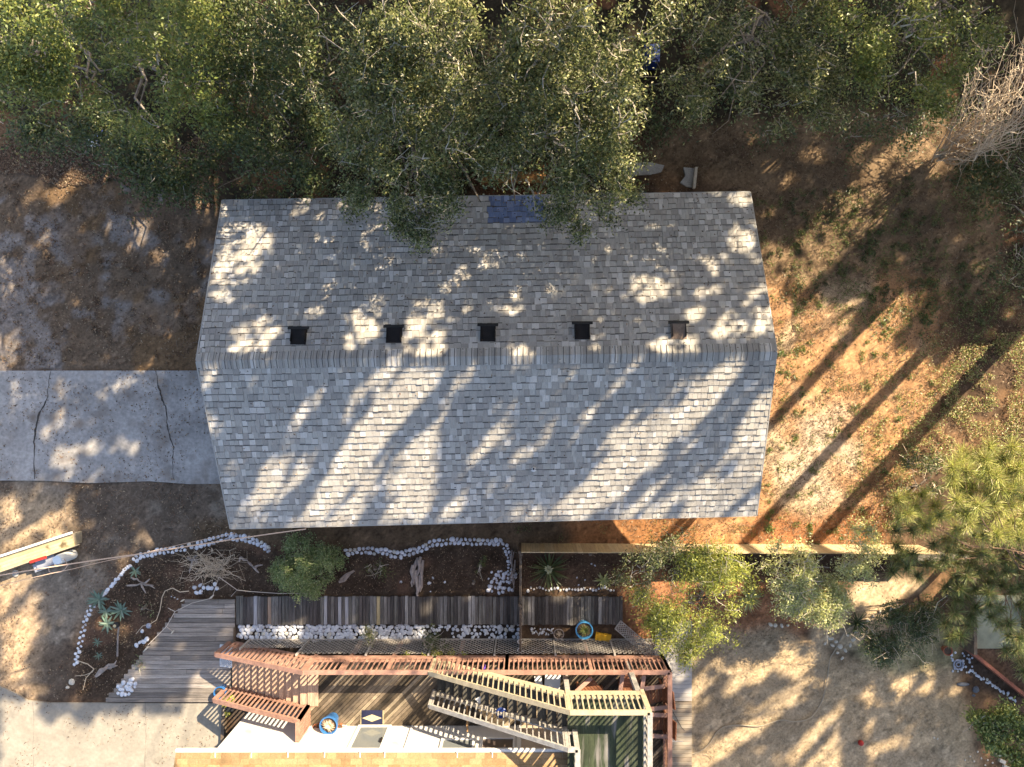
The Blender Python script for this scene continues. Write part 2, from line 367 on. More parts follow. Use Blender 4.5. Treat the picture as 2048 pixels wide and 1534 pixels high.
for z, pr, pl in GAPS:
    q = []
    for x, y in pl:
        zz = roofz(x, y) if z == 'r' else z
        k = (H - zz) / H
        q.append((CX + (x - CX) * k + zz * VX, CY + (y - CY) * k + zz * VY))
    a = np.array(q); GS.append((q, pr, a.min(0) - 4, a.max(0) + 4, 0 if z == 'r' else z))
HS = np.zeros((260, 360))
def openness(sx, sy, low=False):
    jx = sx + (fbm(sx / 26, sy / 26, 3, 3) - .5) * 18; jy = sy + (fbm(sx / 26, sy / 26, 3, 9) - .5) * 18
    o = np.zeros(len(sx))
    for q, pr, lo, hi, zz in GS:
        if (low and zz > 3): continue
        m = np.nonzero((jx > lo[0]) & (jx < hi[0]) & (jy > lo[1]) & (jy < hi[1]))[0]
        if len(m):
            i = m[inside(jx[m], jy[m], q)]
            if zz >= 5:   # light meant for the crowns: only where a crown is there to catch it
                d = HS[np.clip((sy[i] + 400) // 10, 0, 259).astype(int), np.clip((sx[i] + 900) // 10, 0, 359).astype(int)]; o[i] = np.maximum(o[i], pr * np.clip(d / 55 - .35, 0, 1))
            elif pr == .99: o[i] = np.maximum(o[i], fbm((sx[i] + .933 * sy[i]) / 17, (sy[i] - .933 * sx[i]) / 420, 2, 510) > .36)
            elif pr == .61: o[i] = np.maximum(o[i], .8 * (fbm((sx[i] + .933 * sy[i]) / 24, (sy[i] - .933 * sx[i]) / 170, 2, 520) > .62))
            elif pr == .95 or pr == .9 or pr == .85 or pr == .92: o[i] = np.maximum(o[i], pr * (fbm(sx[i] / 13, sy[i] / 13, 2, 410) > .35))
            else: o[i] = np.maximum(o[i], pr)
    f = fbm(sx / 30, sy / 30, 4, 200); o = np.maximum(o, np.where(f > .68, .85, 0))
    return o
def sunspace(p):
    return CX + p[:, 0] / GPX + p[:, 2] * VX, CY - p[:, 1] / GPX + p[:, 2] * VY

# ------------------------------------------------------------------ ground
def ground():
    xs = np.concatenate([np.array([-9000, -4000, -1800, -700, -250]), np.arange(-120, 2200, 6.), np.array([2350, 2800, 3800, 6000, 11000])])
    ys = np.concatenate([np.array([-9000, -4000, -1800, -700, -250]), np.arange(-100, 1680, 6.), np.array([1800, 2300, 3300, 5500, 10000])])
    X, Y = np.meshgrid(xs, ys); sh = X.shape; x = X.ravel(); y = Y.ravel()
    jx = x + (fbm(x / 60, y / 60, 4, 1) - .5) * 70; jy = y + (fbm(x / 60, y / 60, 4, 5) - .5) * 70
    n1 = fbm(x / 90, y / 90, 5, 20)[:, None]; n2 = fbm(x / 30, y / 30, 4, 31)[:, None]; n3 = fbm(x / 160, y / 160, 4, 44)[:, None]
    def sm(v, a, b): t = np.clip((v - a) / (b - a), 0, 1); return t * t * (3 - 2 * t)
    c = np.ones((len(x), 3)) * np.array([.085, .055, .036]) * (.6 + .8 * n2)
    c = c * (1 - sm(n1, .5, .62)) + np.array([.17, .10, .055]) * sm(n1, .5, .62)
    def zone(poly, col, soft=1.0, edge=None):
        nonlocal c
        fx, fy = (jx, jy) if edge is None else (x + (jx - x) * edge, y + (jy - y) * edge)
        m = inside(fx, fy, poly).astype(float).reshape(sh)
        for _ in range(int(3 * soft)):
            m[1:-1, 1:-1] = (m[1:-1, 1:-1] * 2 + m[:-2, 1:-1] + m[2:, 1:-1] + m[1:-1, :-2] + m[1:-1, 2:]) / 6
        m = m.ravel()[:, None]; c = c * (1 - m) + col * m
    g = np.array
    left = g([.135, .095, .063]) * (.75 + .5 * n2); t = sm(n1 * .6 + n2 * .4, .50, .58); left = left * (1 - t) + g([.20, .17, .148]) * t
    t = sm(n3, .52, .62); left = left * (1 - .6 * t) + g([.16, .095, .045]) * .6 * t
    zone([(-200, 330), (300, 340), (420, 440), (430, 760), (-200, 760)], left, 4)
    ll = g([.115, .087, .064]) * (.7 + .6 * n2); t = sm(n1, .50, .60); ll = ll * (1 - t) + g([.19, .155, .12]) * t
    zone([(-200, 950), (470, 950), (480, 1110), (230, 1130), (150, 1300), (150, 1400), (-200, 1400)], ll, 3)
    zone([(-200, 1190), (60, 1160), (90, 1260), (60, 1400), (-200, 1400)], g([.34, .24, .15]) * (.8 + .4 * n2), 5)
    zone([(-200, 1000), (150, 990), (120, 1090), (-20, 1170), (-200, 1170)], g([.34, .25, .16]) * (.8 + .4 * n2), 5)
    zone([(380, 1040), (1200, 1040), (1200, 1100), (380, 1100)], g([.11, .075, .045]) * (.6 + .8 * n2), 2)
    zone([(1120, 990), (1560, 990), (1560, 1095), (1120, 1095)], g([.28, .135, .06]) * (.75 + .5 * n2), 2)
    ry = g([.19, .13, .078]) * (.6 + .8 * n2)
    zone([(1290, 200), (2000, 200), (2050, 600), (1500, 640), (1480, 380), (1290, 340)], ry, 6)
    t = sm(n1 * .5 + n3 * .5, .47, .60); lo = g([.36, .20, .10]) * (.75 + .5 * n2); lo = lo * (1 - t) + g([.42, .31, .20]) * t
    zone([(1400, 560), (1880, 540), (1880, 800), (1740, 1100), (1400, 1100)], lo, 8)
    for ce in ((1650, 985, 45, 28), (1690, 815, 25, 20), (1640, 860, 45, 40), (1600, 930, 40, 50), (1700, 900, 30, 30)):
        a = [(ce[0] + ce[2] * math.cos(i), ce[1] + ce[3] * math.sin(i)) for i in np.arange(0, 6.28, .5)]
        zone(a, g([.46, .36, .26]) * (.8 + .4 * n2), 4)
    zone([(1500, 1030), (1760, 1020), (1760, 1100), (1500, 1100)], g([.29, .13, .06]) * (.8 + .4 * n2), 3)
    wd_ = g([.035, .028, .018]) * (.5 + 1. * n2); t = sm(n1, .60, .68); wd_ = wd_ * (1 - t) + g([.13, .065, .035]) * t  # woods floor colour darkened to stand for deep shade between the crowns
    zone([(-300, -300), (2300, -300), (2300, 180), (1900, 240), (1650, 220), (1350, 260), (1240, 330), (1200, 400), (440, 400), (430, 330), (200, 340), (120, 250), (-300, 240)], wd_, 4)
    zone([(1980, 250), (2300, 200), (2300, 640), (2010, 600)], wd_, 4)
    # garden beds
    bed = g([.055, .038, .026]) * (.5 + 1. * n2); t = sm(n1, .52, .62); bed = bed * (1 - t) + g([.10, .06, .04]) * t
    zone([(165, 1290), (200, 1200), (270, 1125), (400, 1085), (540, 1095), (700, 1100), (870, 1090), (1000, 1085), (1035, 1090), (1035, 1200), (390, 1200), (220, 1400), (150, 1390)], bed, 1, .25)
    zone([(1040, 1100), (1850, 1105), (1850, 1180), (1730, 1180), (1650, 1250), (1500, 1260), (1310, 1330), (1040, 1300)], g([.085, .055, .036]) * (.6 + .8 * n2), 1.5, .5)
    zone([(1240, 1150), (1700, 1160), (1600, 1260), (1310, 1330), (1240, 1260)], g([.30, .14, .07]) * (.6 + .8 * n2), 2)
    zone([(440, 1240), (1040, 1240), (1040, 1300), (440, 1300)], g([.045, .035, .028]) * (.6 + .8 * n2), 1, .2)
    sand = g([.40, .295, .18]) * (.86 + .28 * n2); t = sm(n3, .5, .62); sand = sand * (1 - t) + g([.33, .25, .16]) * t
    zone([(1380, 1260), (1560, 1250), (1680, 1320), (1900, 1320), (1930, 1400), (1960, 1560), (2000, 1700), (1350, 1700), (1350, 1300)], sand, 2, .3)
    zone([(1640, 1230), (1740, 1160), (1840, 1160), (1780, 1260), (1700, 1310), (1630, 1290)], g([.40, .30, .19]) * (.8 + .4 * n2), 1)
    zone([(1700, 1300), (1900, 1250), (1930, 1330), (1750, 1340)], g([.26, .22, .12]) * (.7 + .6 * n2), 2)
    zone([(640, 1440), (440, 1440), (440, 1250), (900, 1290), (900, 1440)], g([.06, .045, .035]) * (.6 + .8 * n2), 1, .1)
    # fine litter speckle
    sp = R.random(len(x)); c[sp > .93] *= 1.45; c[sp < .08] *= .6
    dense = (x > -119) & (x < 2190) & (y > -99) & (y < 1670)
    z = (fbm(x / 40, y / 40, 4, 60) - .5) * .10 * dense
    under = inside(x, y, [(-300, 735), (520, 735), (520, 975), (-300, 975)]) | inside(x, y, [(-300, 1360), (460, 1360), (460, 1800), (-300, 1800)]) | inside(x, y, [(200, 1180), (1400, 1180), (1400, 1800), (200, 1800)])
    z = np.where(under, z * .2 - .02, z)
    wx = (x - CX) * GPX; wy = (CY - y) * GPX; r, k = sh; i = np.arange(r * k).reshape(sh)
    Fq = np.stack([i[1:, :-1].ravel(), i[1:, 1:].ravel(), i[:-1, 1:].ravel(), i[:-1, :-1].ravel()], 1)
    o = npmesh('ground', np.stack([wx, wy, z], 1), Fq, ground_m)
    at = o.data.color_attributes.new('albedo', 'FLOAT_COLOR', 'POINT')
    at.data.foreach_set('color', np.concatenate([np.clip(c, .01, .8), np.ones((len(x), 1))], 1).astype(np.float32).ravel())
    S(o)
ground()

# ------------------------------------------------------------------ leaves
def leaf_quads(C, L, W, up=.5):
    """diamond leaves round centres C; L, W arrays of length and width"""
    n = len(C); d = R.normal(size=(n, 3)); d[:, 2] *= .45; d /= np.linalg.norm(d, axis=1)[:, None]
    nr = R.normal(size=(n, 3)) + np.array([0, 0, up * 2]); s = np.cross(nr, d); s /= np.linalg.norm(s, axis=1)[:, None] + 1e-9
    L = np.broadcast_to(L, n)[:, None]; W = np.broadcast_to(W, n)[:, None]
    fold = np.cross(d, s) * W * .25
    V = np.stack([C - d * L * .5, C + s * W * .5 + fold - d * L * .08, C + d * L * .5, C - s * W * .5 + fold - d * L * .08], 1).reshape(-1, 3)
    return V, np.arange(n * 4).reshape(n, 4)
def blob_points(blobs, per):
    """cluster centres in flattened ellipsoids. blob = px, py, z, radius in px[, vertical share]"""
    out = []
    for b in blobs:
        px, py, z, r = b[:4]; vs = b[4] if len(b) > 4 else .55
        rm = r * (H - z) / F; n = max(3, int(per * rm * rm * 3.14)); c = np.array(P(px, py, z))
        d = R.normal(size=(n, 3)); d /= np.linalg.norm(d, axis=1)[:, None]; d[:, 2] = np.where(d[:, 2] < -.2, -d[:, 2], d[:, 2])
        q = R.random(n) ** .42; p = c + d * q[:, None] * rm * np.array([1, 1, vs])
        k = fbm(p[:, 0] * 1.5 + 50, p[:, 1] * 1.5 + 50, 3, 77)
        k2 = fbm(p[:, 0] * 3.6 + 9, p[:, 1] * 3.6 + 90, 2, 177); out.append(p[((k > .46) & (k2 > .40)) | (R.random(n) < .10)])
    return np.concatenate(out)
def wig(p, q, n, a):
    p, q = Vector(p), Vector(q); out = [p]; l = (q - p).length
    for i in range(1, n): out.append(p.lerp(q, i / n) + Vector((random.gauss(0, a * l), random.gauss(0, a * l), random.gauss(0, a * l * .6))))
    return out + [q]
def tree(name, label, cat, base, blobs, lm, per=9, leaves=70, spread=.26, size=(.10, .045), trunk_r=.2, group=None, carve=1.0, twigs=.5, tm=None, bm=None, bare=.12, up=.5, twl=1.0):
    bx_, by_ = G(*base); b = Vector((bx_, by_, 0)); t = thing(name, label, cat, b, group)
    pts = blob_points(blobs, per)
    if carve:
        sx, sy = sunspace(pts); o = openness(sx, sy, True); pts = pts[R.random(len(pts)) > o * carve * .8]
    n = len(pts) * leaves
    C = np.repeat(pts, leaves, 0) + R.normal(size=(n, 3)) * spread * np.array([1, 1, .6])
    if carve:
        sx, sy = sunspace(C); o = openness(sx, sy, True); C = C[R.random(n) > o * carve * .75]
    C = C[C[:, 2] > .08]; C = np.minimum(C, [1e9, 1e9, H - 1.0])
    s = R.uniform(.65, 1.3, len(C)); V, Fq = leaf_quads(C, size[0] * s, size[1] * s, up)
    if carve:
        sx, sy = sunspace(C); h_, _, _ = np.histogram2d(sy, sx, bins=[260, 360], range=[[-400, 2200], [-900, 2700]]); HS[:] += h_ * (size[0] * size[1] / .003)
    # limbs
    wd = MB(); tw = MB(); cs = [P(*q[:3]) - Vector((0, 0, q[3] * .006)) for q in blobs]
    zc = min(c.z for c in cs); mid = sum((c for c in cs), Vector()) / len(cs)
    hd = b.lerp(Vector((mid.x, mid.y, 0)), .25) + Vector((0, 0, max(.3, zc * .55)))
    wd.tube([b - Vector((0, 0, .15))] + wig(b, hd, 3, .03), [trunk_r * 1.3, trunk_r * 1.05, trunk_r * .95, trunk_r * .85, trunk_r * .75], 8)
    for c in cs: wd.tube(wig(hd, c, 5, .05), [trunk_r * k for k in (.36, .3, .24, .18, .12, .06)], 6, False)
    nb = np.array([[c.x, c.y, c.z] for c in cs])
    for p in pts[R.random(len(pts)) < twigs]:
        d = np.linalg.norm(nb - p, axis=1); c = nb[d.argmin()]; v = Vector(p - c)
        if v.length < .15: continue
        q = Vector(c) + v * random.uniform(.15, .6); e = Vector(p) + v * random.uniform(-.05, bare) * twl + Vector((0, 0, .1))
        r0 = random.uniform(.010, .022) * (1 + trunk_r * 1.6); ws = wig(q, e, 4, .07); tw.tube(ws, [r0, r0 * .8, r0 * .6, r0 * .45, r0 * .3], 3, False)
        for k in (2, 3):
            if random.random() < .7:
                f = ws[k] + Vector((random.gauss(0, .16), random.gauss(0, .16), random.gauss(.05, .08))) * (1 + .5 * twl); tw.tube(wig(ws[k], f, 2, .1), [r0 * .5, r0 * .35, r0 * .2], 3, False)
    wd.build('trunk', bm or bark, t)
    if len(C): npmesh('crown', V, Fq, lm, t)
    if tw.v: tw.build('crown_twigs', tm or twig_m, t)  # bare branching twigs only; the leaves are in the crown mesh
    return t

# three pines whose trunks throw the long straight shadows across the right hand yard
for i, (px, py, hh, r) in enumerate([(2104, 246, 13.5, .20), (2118, 412, 14.5, .21), (2140, 538, 14.5, .25), ]):
    x, y = G(px, py); t = thing('pine_tree', 'tall straight pine off the right edge of the yard', 'tree', (x, y, 0), 'tall pines right of the yard')
    wd = MB(); wd.tube([(x, y, -.1), (x + .05, y, 3), (x, y + .04, 7), (x + .03, y, hh), (x, y, hh + 4.5)], [r * 1.1, r, r * .88, r * .7, .04], 9)
    for k in range(9):
        a = random.uniform(-.9, 1.2); l = random.uniform(.6, 1.8); z0 = hh - .8 + k * .5; wd.tube(wig((x, y, z0), (x + l * math.cos(a), y + l * math.sin(a), z0 + .5), 3, .05), [.04, .03, .02, .01], 4, False)
    wd.build('trunk', pine_bark, t)
    C = np.array([x + .6, y + .2, hh + 3.0]) + R.normal(size=(1500, 3)) * np.array([.7, .7, 1.1]); V, Fq = leaf_quads(C, .22, .05, .3); npmesh('crown', V, Fq, needle_d, t)
# ------------------------------------------------------------------ visible trees
G1 = 'live oaks along the upper side of the lot'
tree('live_oak', 'gray green live oak with pale bare twigs hanging over the gray roof, left of two', 'tree', (840, 170),
     [(760,120,8,95),(880,60,8.3,110),(700,200,7,80),(790,190,7.5,90),(890,180,7.5,95),(650,140,7,45),(720,270,6.3,70),(820,290,6.5,90),(910,280,6.5,80),(730,350,5.6,60),(820,370,5.6,70),(910,360,5.6,60),
      (720,400,5,32),(800,430,4.9,38),(850,440,4.8,40),(905,400,5,36),(840,468,4.7,26),(960,400,5,30),(975,330,5.5,40),(850,200,5.6,100,.9),(940,140,5.8,95,.9),(790,260,5.2,80,.9),(900,250,5.2,80,.9),(720,300,5,60,.8)], oak_leaf, per=15, leaves=150, spread=.16, size=(.08, .034), group=G1, twigs=.6, bare=.5, trunk_r=.24)
tree('live_oak', 'tall light green live oak beside the dark gap, with boughs over the blue shingles', 'tree', (1110, 150),
     [(1010,50,8.3,75),(1100,50,8.5,100),(1210,60,8.3,85),(1040,150,7.5,90),(1150,160,7.6,100),(1235,150,7.5,60),(1000,240,6.8,75),(1100,260,6.6,90),(1210,250,6.6,75),(1040,330,6,60),(1150,340,6,75),(1230,330,5.8,55),
      (1110,390,5.3,45),(1180,400,5.2,55),(1245,380,5.4,42),(1150,440,4.9,40),(1165,468,4.8,20),(1110,430,5,24),(1200,440,5,26),(1030,405,5,22),(1050,170,5.6,100,.9),(1150,190,5.6,90,.9),(1210,150,5.8,80,.9),(1060,270,5.2,75,.9),(1160,270,5.2,80,.9)], oak_leaf, per=15, leaves=150, spread=.16, size=(.08, .034), group=G1, twigs=.55, bare=.5, trunk_r=.24)
tree('live_oak', 'olive green live oak with many pale twigs beside the blue bin', 'tree', (1500, 60),
     [(1390,50,7,85),(1490,50,7,85),(1590,50,7,80),(1390,150,6.5,70),(1480,150,6.5,80),(1580,130,6.5,80),(1400,215,6,45),(1480,220,6,50),(1550,205,6,55),(1640,180,6,60),(1650,235,5.6,38),(1430,262,5.5,24),(1375,120,6.5,40)], oak_leaf, per=17, leaves=130, spread=.16, size=(.08, .034), group=G1, twigs=.6, bare=.5, trunk_r=.10)
tree('broadleaf_tree', 'bright green leafy tree at the upper right corner', 'tree', (1830, 30),
     [(1700,50,7.5,70),(1790,40,7.8,85),(1890,50,7.5,80),(1980,40,7,60),(1740,120,7,65),(1830,120,6.8,75),(1910,130,6.2,55),(1790,190,5.5,50),(1860,190,5.5,45)], leaf_bright, trunk_r=.1, per=15, leaves=130, spread=.17, size=(.085, .038), group=G1, twigs=.3)
tree('broadleaf_tree', 'bright yellow green leafy tree in the upper left corner', 'tree', (140, 60),
     [(20,40,8,70),(110,40,8,80),(210,30,8.2,80),(30,140,7.5,75),(110,130,7.2,70),(200,120,7.4,70),(0,200,6.8,50),(140,190,6.6,50),(70,195,6.6,40),(215,180,6.6,45)], leaf_bright, per=13, leaves=140, spread=.17, size=(.085, .038), group=G1, twigs=.3)
tree('broadleaf_tree', 'green leafy tree with drooping boughs between the corner tree and the dark trees', 'tree', (330, 70),
     [(300,40,8,80),(390,50,7.6,80),(300,130,7,75),(380,150,6.6,75),(260,215,6,50),(340,220,5.8,60),(420,220,5.4,55),(270,270,5,40),(340,60,6,90,.9),(420,130,5.5,80,.9)], leaf_bright, per=12, leaves=130, spread=.21, size=(.09, .04), group=G1, twigs=.3)
tree('evergreen_tree', 'dark green tree just left of the big twiggy oak', 'tree', (540, 70),
     [(470,50,7,80),(560,50,7.2,80),(640,50,7,70),(470,140,6.2,75),(560,150,6,80),(620,190,5.6,50),(480,220,5,65),(570,240,5,60),(600,120,5.5,80,.9),(520,100,5.5,80,.9)], leaf_dark, per=12, leaves=120, spread=.21, size=(.09, .038), group=G1, twigs=.45)
G2 = 'small dark evergreens under the oaks'
tree('understory_tree', 'low dark evergreen spreading over the bare yard above the driveway', 'tree', (300, 330),
     [(250,280,3.2,60),(320,310,3.4,70),(380,350,3,50),(300,360,3,55),(240,330,2.8,40),(350,390,2.6,30),(200,245,3.2,50),(420,300,2.6,50),(60,260,2.4,50),(130,270,2.6,50),(0,250,2.2,50)], leaf_dark, per=18, leaves=90, size=(.10, .045), spread=.22, group=G2, trunk_r=.09, twigs=.2)
tree('understory_tree', 'dark evergreen close to the upper left corner of the roof', 'tree', (540, 320),
     [(470,300,3,65),(550,310,3.2,75),(630,310,3,65),(510,365,2.2,45),(590,370,2.2,50),(655,360,2.2,40),(450,250,3,50),(660,260,3,50),(420,380,1.6,26),(600,200,3,60),(500,210,3,60)], leaf_dark, per=20, leaves=90, size=(.10, .045), spread=.22, group=G2, trunk_r=.09, twigs=.2)
tree('understory_tree', 'dark undergrowth seen through gaps in the two big oaks', 'tree', (960, 210),
     [(700,120,1.5,90),(850,130,1.6,100),(1000,120,1.6,100),(1150,130,1.6,100),(750,260,1.2,90),(900,260,1.3,100),(1060,250,1.2,100),(1200,230,1.2,80),(1310,230,1,60),(1330,60,1.5,40),(620,60,1.5,90),(480,60,1.5,90),(300,120,1.5,120),(100,120,1.5,120),(1450,100,1.2,110),(1600,120,1.2,100),(1750,90,1.4,110),(1900,80,1.4,110)], leaf_dark, per=12, leaves=60, size=(.11, .05), group=G2, trunk_r=.08, twigs=.1)
tree('understory_tree', 'thin brownish undergrowth below the bright tree at the upper right', 'tree', (1770, 230),
     [(1690,270,1.2,50),(1760,230,2,60),(1850,250,1.6,70),(1930,200,1.6,60),(1960,330,1.2,60),(1560,260,1.2,50)], leaf_dark, per=12, leaves=80, trunk_r=.04, group=G2, twigs=.3)
tree('understory_tree', 'very dark thicket along the right edge beside the brown yard', 'tree', (2060, 450),
     [(2010,400,1.4,50),(2050,470,1.8,60),(2030,560,1.4,45),(2060,620,1.2,35),(2040,320,1.6,60),(1990,260,1.5,50),(2060,180,2,60)], leaf_dark, per=9, leaves=75, group=G2, trunk_r=.09, twigs=.2)
# --- unseen trees added outside the picture, crowns cut to shape the sunlight
HS[1:-1, 1:-1] = sum(HS[1 + a:259 + a, 1 + b:359 + b] for a in (-1, 0, 1) for b in (-1, 0, 1)) / 9
def shade_canopy():
    n = 150000; sx = R.uniform(-220, 2300, n); sy = R.uniform(-250, 1900, n)
    z = R.uniform(13.0, 17.0, n) ; gx = sx - z * VX; gy = sy - z * VY
    for _ in range(3):   # crowns stay clear of the camera's view
        k = H / np.maximum(H - z, .5); ix = CX + (gx - CX) * k; iy = CY + (gy - CY) * k
        bad = (ix > -120) & (ix < 2170) & (iy > -110) & (iy < 1650); z = np.where(bad, z + 1.5, z); gx = sx - z * VX; gy = sy - z * VY
    k = H / np.maximum(H - z, .5); ix = CX + (gx - CX) * k; iy = CY + (gy - CY) * k
    ok = ~((ix > -120) & (ix < 2170) & (iy > -110) & (iy < 1650)) & (z < 21.0)
    o = openness(sx, sy); ok &= R.random(n) > o
    ok &= (fbm(sx / 70, sy / 45, 3, 90) > .31)
    C = np.stack([(gx - CX) * GPX, (CY - gy) * GPX, z], 1)[ok]
    return C
bases = [(1180, -60), (1400, -160), (1700, -110), (2250, -560), (2750, 184), (2500, 560), (1620, -420), (2050, -420), (2450, -150), (2700, 360), (1250, -460), (2750, 700), (1850, -760), (2350, -680), (2900, 150), (2800, -400), (3050, 500)]
CAN = shade_canopy()
gxy = np.array([G(*b) for b in bases]); own = np.linalg.norm(CAN[:, None, :2] - gxy[None], axis=2).argmin(1)
where_ = ['off the upper edge behind the oaks', 'off the right edge beyond the yard']
for i, b in enumerate(bases):
    C0 = CAN[own == i]
    if len(C0) < 20: continue
    x, y = gxy[i]; t = thing('unseen_shade_tree', 'unseen tree shaped to cast shade, standing ' + where_[0 if b[1] < 0 and b[0] < 2100 else 1], 'tree', (x, y, 0), 'unseen trees shaped to cast shade')
    C = np.repeat(C0, 4, 0) + R.normal(size=(len(C0) * 4, 3)) * .10
    sx, sy = sunspace(C); C = C[R.random(len(C)) > openness(sx, sy)]
    kk = F / (H - C[:, 2]); ix = CX + C[:, 0] * kk; iy = CY - C[:, 1] * kk; mg = .4 * kk + 10
    C = C[~((ix > -mg) & (ix < 2048 + mg) & (iy > -mg) & (iy < 1534 + mg))]
    V, Fq = leaf_quads(C, R.uniform(.2, .32, len(C)), R.uniform(.12, .2, len(C)), .2)
    wd = MB(); top = Vector((x, y, 12.8)); wd.tube(wig((x, y, -.1), top, 5, .006), [.34, .3, .27, .24, .2, .15], 8)
    for p in C0[:: max(1, len(C0) // 6)]:
        kk = H / (H - 11.5); mx = (CX + ((x + p[0]) / 2 / GPX) * kk, CY - ((y + p[1]) / 2 / GPX) * kk)
        if -250 < mx[0] < 2300 and mx[1] > -250: continue
        hgt = Vector((x, y, random.uniform(9.5, 12.6))); wd.tube(wig(hgt, p, 4, .04), [.07, .05, .035, .02, .01], 5, False)
    wd.build('trunk', bark, t); npmesh('crown', V, Fq, leaf_dark, t)
# ------------------------------------------------------------------ bare brush at the right edge
x, y = G(1885, 305)
bt = thing('bare_shrub', 'leafless sunlit brush leaning in from the right edge', 'shrub', (x, y, 0))
wd = MB()
for i in range(70):
    s = P(1880 + random.gauss(0, 7), 312 + random.gauss(0, 6), random.uniform(.1, .6)); e = P(random.uniform(1960, 2110), random.uniform(40, 270), random.uniform(2.2, 4.5))
    m = s.lerp(e, .5) + Vector((random.gauss(.1, .22), random.gauss(-.25, .3), random.gauss(.2, .2))); pts = wig(s, m, 3, .04)[:-1] + wig(m, e, 4, .07)
    r = random.uniform(.012, .028); wd.tube(pts, [r * (1 - .8 * k / (len(pts) - 1)) for k in range(len(pts))], 4, False)
    for k in range(5):
        a = random.choice(pts[2:]); wd.tube(wig(a, a + Vector((random.gauss(0, .45), random.gauss(0, .45), random.gauss(.1, .2))), 3, .12), [r * .5, r * .4, r * .3, r * .15], 3, False)
for i in range(14):
    a = P(random.uniform(1930, 2040), random.uniform(120, 250), 2); wd.tube(wig(a, P(random.uniform(1910, 2060), random.uniform(190, 350), 1.2), 6, .07), [.014, .012, .011, .009, .008, .006, .004], 3, False)
wd.build('branches', dead_m, bt)

# ------------------------------------------------------------------ shrubs
def shrub(name, label, base, blobs, lm, cat='shrub', **k):
    a = dict(per=44, leaves=70, spread=.12, size=(.075, .03), trunk_r=.05, carve=0, twigs=.5, twl=.6); a.update(k)
    return tree(name, label, cat, base, blobs, lm, **a)
shrub('round_bush', 'dense round green bush in the middle of the white stone edging', (612, 1132), [(612,1132,.75,66,.9),(575,1125,.6,36),(650,1128,.6,38),(615,1158,.5,40),(612,1100,.6,38),(585,1155,.5,32),(645,1160,.45,30)], leaf_bush, per=95, leaves=80, spread=.08, size=(.06, .028), twigs=.06)
shrub('flowering_shrub', 'yellow green feathery shrub spreading over the end of the boardwalk', (1400, 1190),
      [(1405,1105,2.2,32),(1435,1140,2.3,36),(1478,1150,2,30),(1390,1165,2.2,36),(1445,1195,2.3,36),(1365,1215,2,40),(1410,1245,2,34),(1470,1232,1.8,30),(1340,1275,1.6,28),(1300,1235,1.4,20),(1370,1310,1.2,20),(1280,1190,1.4,20),(1450,1115,2.2,18),(1505,1185,1.7,18),(1395,1290,1.3,30),(1330,1200,1.8,34),(1320,1240,1.5,30),(1440,1270,1.5,30),(1500,1150,1.6,22),(1375,1140,2,34),(1485,1205,1.6,26)], leaf_yel, per=46, leaves=70, spread=.15, size=(.09, .026), twigs=.6)
shrub('leafy_shrub', 'darker green shrub between the wooden fence and the boardwalk end', (1310, 1140), [(1270,1130,1.6,40),(1310,1110,1.8,44),(1350,1090,2,36),(1345,1140,1.8,40),(1290,1170,1.4,38),(1240,1160,1,26)], oak_leaf, per=24, leaves=55, size=(.075, .025))
GS3 = 'sage green shrubs below the wooden fence'
shrub('juniper', 'sage green shrub with bare brown twigs right of the yucca', (1575, 1160), [(1560,1110,1.9,32),(1590,1130,2,34),(1565,1160,2.1,36),(1600,1180,2,34),(1565,1200,1.8,36),(1590,1215,1.7,24),(1540,1130,1.5,24),(1600,1110,1.7,22),(1545,1100,1.6,20),(1610,1150,1.7,24)], leaf_sage, group=GS3, twigs=.9, twl=1.2)
shrub('juniper', 'sage green shrub leaning over the pile of stones', (1640, 1210), [(1640,1165,1.6,26),(1655,1200,1.8,30),(1630,1220,1.8,26),(1675,1200,1.6,20),(1622,1265,1.6,24),(1640,1240,1.6,24),(1670,1175,1.5,24),(1690,1195,1.4,22),(1660,1235,1.5,24)], leaf_sage, group=GS3, twigs=.6)
shrub('juniper', 'sage green shrub growing up against the right part of the fence', (1715, 1110), [(1720,1070,2,26),(1735,1095,1.9,24),(1755,1085,1.6,20),(1700,1120,2,28),(1730,1140,1.8,28),(1690,1145,1.6,20),(1755,1115,1.6,20)], leaf_sage, group=GS3)
shrub('gray_shrub', 'low gray green thorny shrub at the corner of the sandy yard', (1790, 1270), [(1735,1275,1.0,34),(1785,1245,1.2,42),(1840,1250,1.2,40),(1770,1300,.9,36),(1825,1295,1,34),(1760,1325,.7,22),(1860,1225,1,26)], leaf_dark, twigs=.9, twl=1.3, tm=dead_m)
shrub('brush', 'dark dry brush beside the lit pine tufts', (1830, 970), [(1830,930,.8,36),(1870,960,.9,36),(1800,985,.7,32),(1850,1010,.7,36),(1780,1030,.5,24),(1900,920,.8,28)], leaf_dark, twigs=1.0, twl=1.6, tm=dead_m, per=16)
shrub('leafy_bush', 'glossy green bush in the lower right corner', (2000, 1450), [(1975,1430,1.0,34),(2015,1440,1.2,36),(1990,1475,1.1,34),(2035,1480,1.3,36),(2050,1430,1.2,34),(2050,1520,1.4,32)], leaf_bright, size=(.10, .05))
shrub('hanging_plant', 'dark green plant growing through the lattice above the yellow flowers', (860, 1290), [(860,1275,.7,26),(870,1300,1.1,28),(845,1305,1.1,20)], leaf_dark, per=40, leaves=40, spread=.07, size=(.05, .02))
shrub('hanging_plant', 'brownish plant spilling over the white stones above the lattice', (740, 1262), [(738,1262,.4,16),(745,1278,.6,14)], oak_leaf, per=50, leaves=40, spread=.06, size=(.05, .02))
